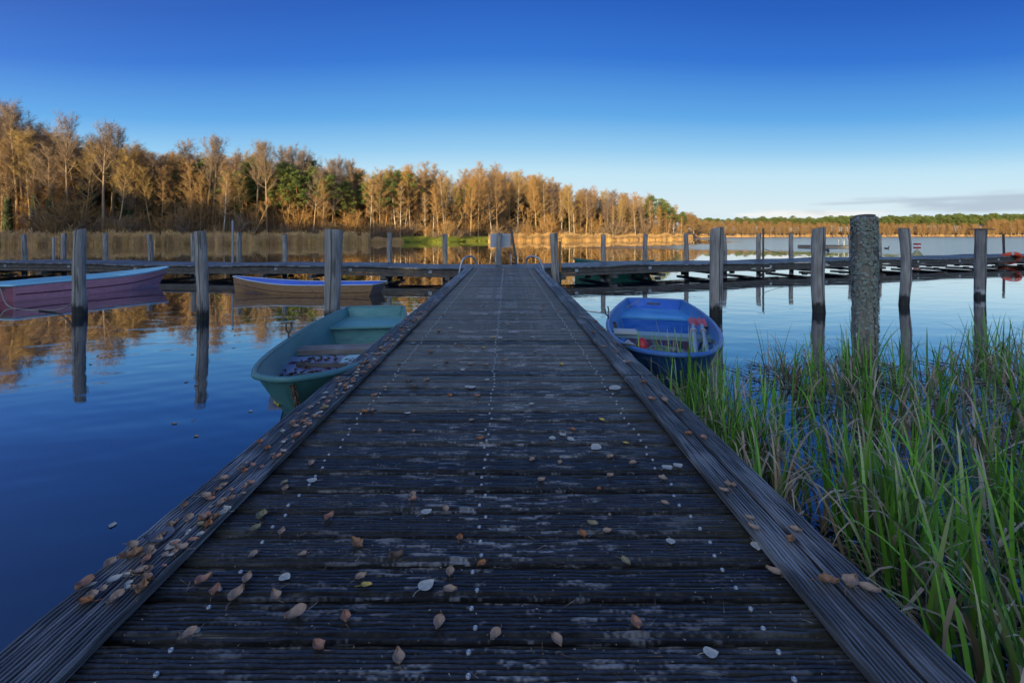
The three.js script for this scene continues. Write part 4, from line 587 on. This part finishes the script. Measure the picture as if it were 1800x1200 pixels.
// ------------------------------------------------------------------ ladders, sign, lifebuoy and other small things
function hoop(points, r, label) { return single('ladder_rail', tubeAlong(points, r, 60, 10), STEEL, label, 'rail'); }
hoop([V(-0.99, DECK - 0.02, -15.3), V(-0.99, 0.72, -15.28), V(-1.05, 0.87, -15.2), V(-1.2, 0.92, -15.1), V(-1.36, 0.85, -15.0), V(-1.44, 0.66, -14.95), V(-1.5, 0.3, -14.9), V(-1.54, -0.3, -14.9)], 0.034, 'bent steel rail hoop at the left corner of the pier head');
hoop([V(0.64, DECK - 0.02, -15.3), V(0.64, 0.72, -15.28), V(0.7, 0.87, -15.2), V(0.86, 0.92, -15.1), V(1.03, 0.85, -15.0), V(1.13, 0.66, -14.95), V(1.22, 0.3, -14.9), V(1.27, -0.3, -14.9)], 0.034, 'bent steel rail hoop at the right corner of the pier head');
{
  const lad = thing('swim_ladder', 'steel swim ladder with two hooped rails at the far edge of the pier head', 'ladder', [-0.11, 0, -17.6]);
  for (const x of [-0.29, 0.29]) part(lad, 'rail', tubeAlong([V(x, DECK - 0.1, 0.42), V(x, 0.72, 0.4), V(x, 0.88, 0.28), V(x, 0.9, 0.12), V(x, 0.8, 0.0), V(x, 0.4, -0.04), V(x, -0.5, -0.06)], 0.02, 40, 8), STEEL);
  for (const y of [-0.35, -0.05, 0.22]) { const g = new THREE.CylinderGeometry(0.018, 0.018, 0.58, 8); g.rotateZ(Math.PI / 2); g.translate(0, y, -0.05); part(lad, 'rung', g, STEEL); }
  const s = thing('sign_panel', 'blank pale grey back of a sign fixed behind a post at the pier head', 'sign', [-0.23, 0, -18.12]);
  part(s, 'panel', box(0.77, 0.53, 0.02, 0, 1.39, 0), std(lin(0.40, 0.42, 0.44), 0.6)); for (const y of [1.24, 1.54]) part(s, 'bracket', box(0.5, 0.03, 0.015, 0, y, 0.018), STEEL);
  // lifebuoy on its pole
  const p = new THREE.CylinderGeometry(0.05, 0.05, 1.75, 10); p.translate(0, 0.78, 0); const pole = single('buoy_pole', p, std(lin(0.07, 0.045, 0.04), 0.7), 'dark pole with the lifebuoy hung against it at the right pier arm', 'pole', [25.62, 0, -24.15]); pole.rotation.z = 0.03;
  const b = thing('lifebuoy', 'orange red lifebuoy leaning against the pole on the right pier arm', 'lifebuoy', [25.55, 0.26, -23.85]);
  part(b, 'ring', new THREE.TorusGeometry(0.38, 0.10, 14, 48), std(lin(0.75, 0.075, 0.02), 0.55)).rotation.set(0.85, 0.25, -0.55, 'ZXY'); const pr = b.children[0];
  for (let k = 0; k < 4; k++) { const g = new THREE.TorusGeometry(0.38, 0.103, 12, 8, 0.22); g.rotateZ(k * Math.PI / 2 + 0.6); const band = part(pr, 'band', g, std(lin(0.45, 0.40, 0.38), 0.6)); }
  pr.position.y = 0.14;
  // warning board floating on the lake
  const w = thing('warning_buoy', 'small floating red and white board on a yellow cone in the lake', 'sign', [28.0, 0, -32]);
  const cone = new THREE.CylinderGeometry(0.1, 0.52, 0.62, 4); cone.rotateY(0.78); cone.translate(0, 0.22, 0); part(w, 'float', cone, std(lin(0.42, 0.36, 0.16), 0.7)); const mast = new THREE.CylinderGeometry(0.03, 0.03, 0.4, 8); mast.translate(0, 0.62, 0); part(w, 'mast', mast, STEEL);
  const rd = std(lin(0.42, 0.02, 0.02), 0.5), wh = std(lin(0.75, 0.74, 0.72), 0.5); part(w, 'red_band', box(0.5, 0.12, 0.03, 0, 0.96, 0), rd); part(w, 'white_band', box(0.5, 0.12, 0.03, 0, 0.84, 0), wh); part(w, 'red_band', box(0.5, 0.12, 0.03, 0, 0.72, 0), rd);
  // bathing raft
  const f = thing('bathing_raft', 'low wooden bathing raft with hooped rails floating on the open lake', 'raft', [38.4, 0, -56.5]);
  part(f, 'float', box(5.2, 0.36, 2.4, 0, 0.1, 0), std(lin(0.16, 0.15, 0.14), 0.8)); for (let k = 0; k < 18; k++) part(f, 'deck_board', box(0.27, 0.05, 2.5, -2.46 + k * 0.29, 0.32, 0), ARM_PLANK);
  for (const x of [1.2, 1.85]) part(f, 'rail', tubeAlong([V(x, 0.3, 0.6), V(x, 1.1, 0.6), V(x + 0.05, 1.3, 0.75), V(x + 0.1, 1.1, 0.95), V(x + 0.1, 0.2, 1.3)], 0.035, 30, 8), STEEL);
  // ducks
  for (const [x, z, turn] of [[32.0, -47, 0.4], [31.2, -45.5, 0.9], [42.5, -52.5, -0.6]]) {
    const d = thing('duck', 'dark duck swimming on the open lake beyond the right pier arm', 'duck', [x, 0, z], turn, 'ducks on the open lake');
    const body = new THREE.SphereGeometry(1, 16, 12), bp = body.attributes.position; for (let i = 0; i < bp.count; i++) { const xx = bp.getX(i), yy = bp.getY(i); bp.setXYZ(i, xx * 0.24, yy * 0.10 + (xx < -0.5 ? (-xx - 0.5) * 0.14 : 0), bp.getZ(i) * 0.12 * (1 - 0.35 * Math.abs(xx))); } body.computeVertexNormals(); body.translate(0, 0.07, 0); part(d, 'body', body, std(lin(0.05, 0.045, 0.04), 0.7));
    part(d, 'neck', tubeAlong([V(0.15, 0.1, 0), V(0.2, 0.18, 0), V(0.2, 0.25, 0)], 0.04, 10, 8), std(lin(0.04, 0.04, 0.04), 0.6)); const hd = new THREE.SphereGeometry(0.055, 12, 10); hd.scale(1.2, 1, 0.9); hd.translate(0.22, 0.27, 0); part(d, 'head', hd, std(lin(0.03, 0.04, 0.03), 0.5)); const bill = new THREE.ConeGeometry(0.022, 0.08, 8); bill.rotateZ(-Math.PI / 2); bill.translate(0.315, 0.262, 0); part(d, 'bill', bill, std(lin(0.3, 0.22, 0.03), 0.5));
  }
}
// ------------------------------------------------------------------ ropes
{
  const rope = std(lin(0.24, 0.22, 0.19), 0.9), darkRope = std(lin(0.06, 0.055, 0.05), 0.9), tie = (pts, r, m, label) => single('mooring_rope', tubeAlong(pts, r, 60, 6), m, label, 'rope');
  tie([V(1.1, 0.5, -7.9), V(1.35, 0.33, -8.0), V(1.75, 0.27, -8.15), V(2.1, 0.34, -8.25), V(2.36, 0.46, -8.3)], 0.008, rope, 'thin rope slung from the pier to the stern of the blue boat');
  tie([V(1.08, 0.565, -4.55), V(1.06, 0.575, -4.45), V(1.1, 0.57, -4.36), V(1.15, 0.575, -4.44), V(1.1, 0.57, -4.52), V(1.2, 0.565, -4.48), V(1.4, 0.5, -4.4), V(1.56, 0.55, -4.3)], 0.008, darkRope, 'dark rope looped on the pier edge by the bow of the blue boat');
  tie([V(-12.2, 0.36, -11.3), V(-11.0, 0.02, -10.4), V(-10.0, 0.01, -10.0), V(-9.3, 0.06, -9.8), V(-8.63, 0.3, -9.4)], 0.014, rope, 'slack rope from the pink boat to the post in front of it');
  tie([V(-9.9, 0.02, -9.95), V(-9.3, 0.012, -9.7), V(-8.7, -0.03, -9.35)], 0.014, darkRope, 'dark wet rope end trailing in the water by the pink boat');
  tie([V(11.4, 1.0, -20.9), V(11.9, 0.85, -21.0), V(12.6, 0.72, -21.1), V(13.6, 0.62, -21.3)], 0.012, darkRope, 'dark rope hanging from a post behind the right pier arm');
  tie([V(-7.7, 0.42, -13.35), V(-7.85, 0.45, -14.2), V(-7.95, 0.5, -16.5)], 0.010, darkRope, 'dark rope from the bow of the brown boat up to the left pier arm');
}
// ------------------------------------------------------------------ sedge in the shallows on the right
{
  const r = rng(777), s = new Soup();
  const GREEN = [[0.16, 0.42, 0.025], [0.11, 0.30, 0.025], [0.22, 0.45, 0.035], [0.09, 0.23, 0.03]], DRY = [[0.48, 0.36, 0.22], [0.56, 0.47, 0.34], [0.34, 0.23, 0.12], [0.44, 0.31, 0.16]], DARK = [[0.06, 0.045, 0.03], [0.09, 0.06, 0.035]], BLUE = [[0.09, 0.19, 0.13], [0.12, 0.21, 0.16]];
  function blade(x, z, h, w, lean, az, droop, colour, tip, kink = 0) {      // folded strip along an arched midrib
    const N = 9, d = V(Math.cos(az), 0, Math.sin(az)), side = V(-d.z, 0, d.x), p = V(x, -0.12, z), ang0 = lean, step = (h + 0.12) / N; let prev = null;
    for (let k = 0; k <= N; k++) {
      const t = k / N, ang = ang0 + droop * Math.pow(t, 2.2) + (t > 0.45 + 0.2 * (az % 1) ? kink : 0), dir = d.clone().multiplyScalar(Math.sin(ang)).add(V(0, Math.cos(ang), 0)), nrm = d.clone().multiplyScalar(-Math.cos(ang)).add(V(0, Math.sin(ang), 0)), ww = w * (t < 0.15 ? 0.7 + t * 2 : 1) * Math.pow(1 - t, 0.55), c = [0, 1, 2].map((q) => lerp(colour[q], tip[q], Math.pow(t, 3)));
      const a = s.vert(p.clone().addScaledVector(side, -ww).addScaledVector(nrm, ww * 0.5), nrm, 0, t, c), m = s.vert(p, nrm, 0.5, t, c), b = s.vert(p.clone().addScaledVector(side, ww).addScaledVector(nrm, ww * 0.5), nrm, 1, t, c);
      if (prev) { s.tri(prev[0], prev[1], a); s.tri(a, prev[1], m); s.tri(prev[1], prev[2], m); s.tri(m, prev[2], b); } prev = [a, m, b]; p.addScaledVector(dir, step);
    }
  }
  function tuftAt(x, z, n, hMax, mix, wide = 1) {
    for (let k = 0; k < n; k++) {
      const a = r() * 6.283, rad = 0.10 * Math.sqrt(r()), q = r(), az = a + (r() - 0.5) * 1.2, h = hMax * (0.55 + 0.5 * r()), bx = x + Math.cos(a) * rad, bz = z + Math.sin(a) * rad;
      if (q < mix[0]) { const c = (r() < 0.12 ? BLUE : GREEN)[Math.floor(r() * (2))]; const g = r() < 0.5 ? c : GREEN[Math.floor(r() * 4)]; blade(bx, bz, h, (0.0065 + 0.007 * r()) * wide, 0.04 + r() * 0.22, az, r() < 0.22 ? 1.0 + r() * 1.2 : r() * 0.5, g, r() < 0.25 ? DRY[1] : g); }
      else if (q < mix[1]) { const c = DRY[Math.floor(r() * 4)]; blade(bx, bz, h * 0.95, (0.006 + 0.007 * r()) * wide, 0.08 + r() * 0.3, az, 1.2 + r() * 2.6, c, DRY[1], r() < 0.3 ? 1 + r() * 1.2 : 0); }
      else blade(bx, bz, h * 0.75, 0.003, 0.05 + r() * 0.35, az, r() * 0.8, DARK[Math.floor(r() * 2)], DARK[1]);
    }
  }
  for (let k = 0; k < 620; k++) { const near = r() < 0.4, z = near ? -1.2 - 1.5 * r() : -2.6 - 3.2 * r(), x = near ? 1.4 + 2.2 * r() : 2.6 + 3.6 * r(), a = r() * 6.283; blade(x, z, 0.1 + 0.28 * r(), 0.004 + 0.004 * r(), 1.5, a, 0.1, r() < 0.6 ? DRY[2] : DARK[1], DRY[3]); const n = s.p.length; for (let q = n - 30 * 3 + 1; q < n; q += 3) s.p[q] = 0.006 + 0.02 * r(); }   // broken stems floating at the foot
  const fill = (n, fx, fz, size, hMax, mix, wide) => { for (let k = 0; k < n; k++) tuftAt(fx(), fz(), size, hMax(), mix, wide); };
  const between = (a, b) => () => a + (b - a) * r();
  for (let k = 0; k < 62; k++) { const z = -2.5 - 2.25 * r(), x = 1.32 + 0.55 * r() * (0.5 + 0.5 * smoothstep(-z, 2.4, 3.4)); tuftAt(x, z, 9, 0.62 + 0.2 * r(), [0.5, 0.9]); }                 // beside the pier
  for (let k = 0; k < 30; k++) tuftAt(1.9 + 1.0 * r(), -2.5 - 2.0 * r(), 5, 0.6, [0.5, 0.68]);                                                                                   // thin stand with open water
  for (let k = 0; k < 14; k++) tuftAt(3.1 + 0.6 * r(), -4.7 - 0.9 * r(), 6, 0.55 + 0.2 * r(), [0.25, 0.5]);
  for (let k = 0; k < 190; k++) { const z = -2.6 - 3.3 * r(), x = 2.75 + 0.25 * (z + 4) * -0.2 + (3.6 + (z + 2.6) * -0.2) * Math.pow(r(), 0.9); if (vnoise(x * 1.4, z * 1.4 + 40, 999, 999, 12) > 0.36) tuftAt(x, z, 11, 0.52 + 0.26 * r() + (z > -3.6 ? 0.1 : 0), [0.44, 0.88]); }         // main stand
  for (let k = 0; k < 120; k++) { const z = -1.25 - 1.45 * r(), x = 1.36 + 0.06 + (-z - 1.2) * 0.25 + 2.4 * Math.pow(r(), 1.1); tuftAt(x, z, 9, 0.62 + 0.22 * r(), [0.62, 0.93], 1.2); }        // close to the pier's near end
  for (let k = 0; k < 14; k++) tuftAt(5.2 + 1.8 * r(), -5.0 - 0.9 * r(), 5, 0.6 + 0.25 * r(), [0.4, 0.8]);
  for (const [x, z, h, az, lean, dr] of [[1.5, -1.75, 0.75, 3.3, 0.5, 1.5], [2.1, -1.9, 0.95, 3.5, 0.35, 1.7], [2.5, -2.2, 1.0, 0.2, 0.3, 1.7], [2.7, -3.0, 1.15, 0.4, 0.35, 1.5], [1.36, -1.55, 0.62, 3.6, 0.45, 1.6], [2.3, -1.7, 0.9, 0.1, 0.4, 1.6]]) blade(x, z, h, 0.009, lean, az, dr, BLUE[1], BLUE[0]);
  const m = new THREE.Mesh(s.build(), phys({ color: 0xffffff, vertexColors: true, roughness: 0.55, transmission: 0.25, thickness: 0 })); m.name = 'sedge'; m.castShadow = m.receiveShadow = true; m.userData = { kind: 'stuff', label: 'green and dry tan sedge growing in the shallow water beside the pier', category: 'sedge' }; scene.add(m);
}

// ------------------------------------------------------------------ fallen leaves
{
  const placed = [
  ['oak',-0.523,-1.655,1.15], ['curl',-0.373,-1.588,1.3], ['pale',-0.249,-1.468,1.1], ['tan',-0.182,-1.519,.8], ['tan',-0.173,-1.445,.85], ['tan',-0.465,-1.502,.75], ['yellow',-0.437,-1.468,.7], ['tan',-0.190,-1.321,.9],
  ['pink',-0.460,-1.342,.75], ['pink',0.365,-1.321,.8], ['olive',0.400,-1.572,.75], ['pale',0.587,-1.676,.75], ['olive',0.327,-1.775,.85], ['orange',0.279,-1.718,.8], ['tan',0.374,-1.734,.7], ['tan',0.648,-1.913,.7],
  ['tan',0.404,-1.836,.4], ['orange',0.400,-2.028,.5], ['tan',0.473,-2.133,.75], ['tan',0.157,-2.094,.8], ['tan',-0.392,-1.975,.7], ['pink',-0.388,-1.941,.7], ['tan',-0.240,-1.870,.75], ['pale',-0.315,-1.858,.9],
  ['orange',-0.143,-2.517,1.0], ['pale',0.248,-2.531,.9], ['pale',0.308,-2.574,.8], ['pale',0.347,-2.517,.85], ['pale',0.459,-2.416,1.25], ['yellow',0.628,-2.469,.7], ['yellow',0.565,-2.779,.8], ['tan',0.124,-2.283,.7],
  ['tan',0.257,-2.255,.6], ['tan',0.604,-2.249,.8], ['tan',0.702,-2.108,.8], ['pale',0.162,-3.039,.8], ['tan',-0.205,-2.770,.7], ['pale',-0.608,-2.884,.8], ['orange',-0.875,-2.903,1], ['tan',-0.835,-2.922,.8],
  ['tan',-0.707,-2.618,.7], ['tan',-0.517,-2.618,.6], ['orange',-0.169,-1.698,.7], ['orange',-0.083,-1.564,.7], ['pink',-0.958,-1.485,.95], ['tan',-0.825,-1.497,.8], ['pink',-0.894,-1.442,.8], ['tan',-0.820,-1.426,1.1],
  ['tan',-0.700,-1.424,.85], ['pale',-0.707,-1.502,.8], ['tan',-0.606,-1.352,1.2], ['olive',-0.952,-1.821,1.1], ['olive',-0.933,-1.747,.9], ['tan',-0.828,-1.731,.7], ['pink',-0.686,-1.817,.9], ['olive',-0.980,-2.070,.7],
  ['tan',-0.953,-2.024,.8], ['pale',-0.869,-2.094,.9], ['tan',-0.932,-2.243,.8], ['tan',-0.867,-1.605,.7], ['tan',-0.699,-1.608,.6], ['pale',0.768,-3.340,1.9], ['yellow',-0.133,-4.992,1], ['yellow',-0.220,-4.543,1],
  ['oak',-0.703,-4.368,1.1], ['curl',-0.509,-4.003,1], ['curl',-0.900,-3.933,1], ['curl',-0.729,-3.481,1.1], ['curl',-0.658,-3.353,1.2], ['pink',-0.895,-3.188,1], ['orange',-0.382,-3.188,1], ['pink',-0.200,-3.177,.9],
  ['yellow',0.466,-3.968,1.0], ['pale',-0.257,-3.365,1.7], ['orange',0.376,-2.634,.8], ['dark',-1.215,-1.643,1.8], ['oak',-1.229,-1.545,1.3], ['pink',-1.304,-1.417,1.0], ['tan',-1.317,-1.507,.9], ['oak',0.980,-1.433,1.1],
  ['tan',0.867,-1.524,.9], ['pale',0.880,-1.652,.8], ['tan',0.893,-1.695,.8], ['tan',0.909,-1.754,.7], ['tan',0.961,-1.984,.7], ['tan',0.900,-1.941,.8], ['tan',0.941,-1.993,.8], ['tan',-0.031,-1.283,.8],
  ['tan',-0.870,-1.283,.9], ['pink',-0.499,-1.248,.8], ['tan',0.138,-1.265,.8], ['pale',0.537,-1.231,.8], ['tan',-0.279,-1.215,.9],
  ];
  const r = rng(88);
  function leafGeometry(seed, o) {                // about 7 cm long, lying along x, tip at +x, with a stalk
    const q = rng(seed), len = 0.062, g = sheet(22, 6, (a, b) => { const u = b * 2 - 1, lobe = o.lobes ? 1 - 0.42 * Math.pow(Math.abs(Math.sin(a * Math.PI * o.lobes)), 0.7) : 1 + 0.09 * (((a * 11 + (u > 0 ? 0.5 : 0)) % 1) - 0.5), w = o.width * Math.pow(Math.sin(Math.PI * Math.pow(clamp(a, 0.001, 0.999), o.skew)), 0.8) * lobe * len; return V((a - 0.5) * len + (o.lobes ? Math.abs(u) * 0.006 : 0), 0.003 + o.curl * (u * u * 0.5 + (a - 0.5) * (a - 0.5) * 0.9) * 0.05 + o.curl * 0.004 * Math.sin(a * 9 + u * 4 + seed) - 0.0012 * (1 - Math.abs(u)) * 0, u * w); });
    const st = new Soup(); st.tube(V(-len / 2, 0.003, 0), 0.0011, V(-len / 2 - 0.016, 0.005, 0.004), 0.001, 5); st.tube(V(-len / 2 - 0.016, 0.005, 0.004), 0.001, V(-len / 2 - 0.03, 0.004, 0.012), 0.0009, 5);
    return mergeGeometries([g, st.build()]);
  }
  const tex = (c, seed) => colourTexture(96, 96, (u, v) => { const m = 1 - 0.25 * Math.exp(-Math.pow((v - 0.5) * 40, 2)), n = fbm(u * 6, v * 6, 6, 6, seed, 4), vein = 1 + 0.12 * Math.cos((u * 9 - Math.abs(v - 0.5) * 9) * 6.283), k = (0.7 + 0.6 * n) * m * vein; return c.map((x) => x * k); });
  const leafMat = (c, seed) => std(0xffffff, 0.6, { map: tex(c, seed) });
  const kinds = {
    tan: [[1, { width: 0.36, skew: 0.75, curl: 0.5 }], [0.30, 0.205, 0.14], 'small dull tan birch leaf'], pale: [[2, { width: 0.44, skew: 0.72, curl: 0.12 }], [0.40, 0.38, 0.32], 'pale grey rounded leaf'], pink: [[3, { width: 0.40, skew: 0.75, curl: 0.6 }], [0.33, 0.165, 0.105], 'pinkish brown leaf'], orange: [[4, { width: 0.36, skew: 0.8, curl: 0.35 }], [0.30, 0.115, 0.035], 'orange brown leaf'],
    yellow: [[5, { width: 0.36, skew: 0.78, curl: 0.3 }], [0.46, 0.33, 0.07], 'yellow leaf'], olive: [[6, { width: 0.36, skew: 0.8, curl: 0.5 }], [0.22, 0.19, 0.10], 'olive green leaf'], dark: [[7, { width: 0.48, skew: 0.72, curl: 0.2 }], [0.075, 0.085, 0.11], 'large blackish leaf'], oak: [[8, { width: 0.46, skew: 0.8, curl: 0.55, lobes: 3 }], [0.24, 0.125, 0.06], 'lobed brown leaf with curled edges'], curl: [[9, { width: 0.40, skew: 0.85, curl: 0.8 }], [0.11, 0.07, 0.045], 'dark brown leaf curled up on itself'],
  };
  const made = {}; for (const [k, [[s, o], c, d]] of Object.entries(kinds)) made[k] = [leafGeometry(s, o), leafMat(c, s), d];
  const count = {};
  function drop(kind, x, z, size) {
    x = clamp(x, -1.275, 1.09);
    const [g, m, d] = made[kind], left = x < -1.08, right = x > 0.885, where = left ? 'left edge boards' : right ? 'right edge boards' : 'deck boards', top = left || right ? DECK + 0.038 : DECK + 0.002;
    const o = single('fallen_leaf', g, m, `${d} on the ${where}, ${z > -3.4 ? 'short of both boats' : z > -7.8 ? 'abreast of the moored boats' : 'towards the pier head'}`, 'leaf', [x, top, z], r() * 6.283, `${kind} leaves on the ${where}, ${z > -3.4 ? 'near stretch' : z > -7.8 ? 'boat stretch' : 'head stretch'}`); o.scale.setScalar(size); o.rotation.set((r() - 0.5) * 0.16, r() * 6.283, (r() - 0.5) * 0.16); count[kind] = (count[kind] ?? 0) + 1;
  }
  for (const [k, x, z, s] of placed) drop(k, x, z, s * (k === 'curl' ? 0.6 : 0.82));
  const mix = () => { const q = r(); return q < 0.42 ? 'tan' : q < 0.56 ? 'pale' : q < 0.76 ? 'pink' : q < 0.84 ? 'orange' : q < 0.88 ? 'olive' : q < 0.97 ? 'oak' : 'dark'; };
  for (let k = 0; k < 125; k++) { const z = -1.35 - 5.2 * Math.pow(r(), 1.2); drop(mix(), -1.285 + 0.2 * Math.sqrt(r()), z, 0.42 + 0.45 * r()); }
  for (let k = 0; k < 20; k++) drop(mix(), 0.9 + 0.2 * r(), -1.3 - 5 * r(), 0.6 + 0.4 * r());
  for (let k = 0; k < 40; k++) drop(r() < 0.5 ? 'pale' : mix(), -0.98 + 1.8 * r(), -2.2 - 7 * Math.pow(r(), 1.2), 0.55 + 0.45 * r());
  for (let k = 0; k < 22; k++) { const d = 2.2 + 7 * r(), x = -1.6 - d * (0.15 + 0.55 * r()), o = single('floating_leaf', made.tan[0], made[k % 3 ? 'tan' : 'pale'][1], 'small leaf floating on the calm water left of the pier', 'leaf', [x, 0.001, -d], r() * 6.28, 'leaves floating left of the pier'); o.scale.set(0.8, 0.25, 0.8); }
  const heap = []; for (let k = 0; k < 260; k++) { const g = made.tan[0].clone(), q = 0.3 + 0.4 * r(), pick = [[0.30, 0.205, 0.14], [0.33, 0.165, 0.105], [0.38, 0.36, 0.31], [0.2, 0.11, 0.06]][Math.floor(r() * 4)], n = g.attributes.position.count, col = new Float32Array(n * 3); for (let i = 0; i < n; i++) col.set(pick, i * 3); g.setAttribute('color', new THREE.BufferAttribute(col, 3)); g.scale(q, q * 0.7, q); g.rotateY(r() * 6.28); g.rotateX((r() - 0.5) * 0.2); g.translate(-1.29 + 0.215 * Math.sqrt(r()), DECK + 0.039 + 0.004 * r(), -1.4 - 10 * Math.pow(r(), 1.3)); heap.push(g); }
  const hm = new THREE.Mesh(mergeGeometries(heap), std(0xffffff, 0.6, { vertexColors: true })); hm.name = 'leaf_drift'; hm.castShadow = hm.receiveShadow = true; hm.userData = { kind: 'stuff', label: 'drift of small dry leaves along the left edge boards', category: 'leaves' }; scene.add(hm);
  // crumbs, seeds and needles
  const s = new Soup(), tones = [[0.22, 0.14, 0.08], [0.3, 0.24, 0.19], [0.14, 0.09, 0.05], [0.4, 0.36, 0.32]];
  for (let k = 0; k < 900; k++) { const x = -1.05 + 1.92 * r(), z = -1.0 - 5.5 * r() * r(), d = V(r() - 0.5, 0, r() - 0.5).normalize(), long = r() < 0.1; s.spike(V(x, DECK + 0.003, z), d, long ? 0.04 + 0.03 * r() : 0.004 + 0.006 * r(), long ? 0.0009 : 0.002, tones[Math.floor(r() * 4)]); }
  const m = new THREE.Mesh(s.build(), std(0xffffff, 0.85, { vertexColors: true })); m.name = 'deck_litter'; m.castShadow = m.receiveShadow = true; m.userData = { kind: 'stuff', label: 'crumbs, seeds and pine needles strewn over the deck boards', category: 'litter' }; scene.add(m);
}
renderer.render(scene, camera);
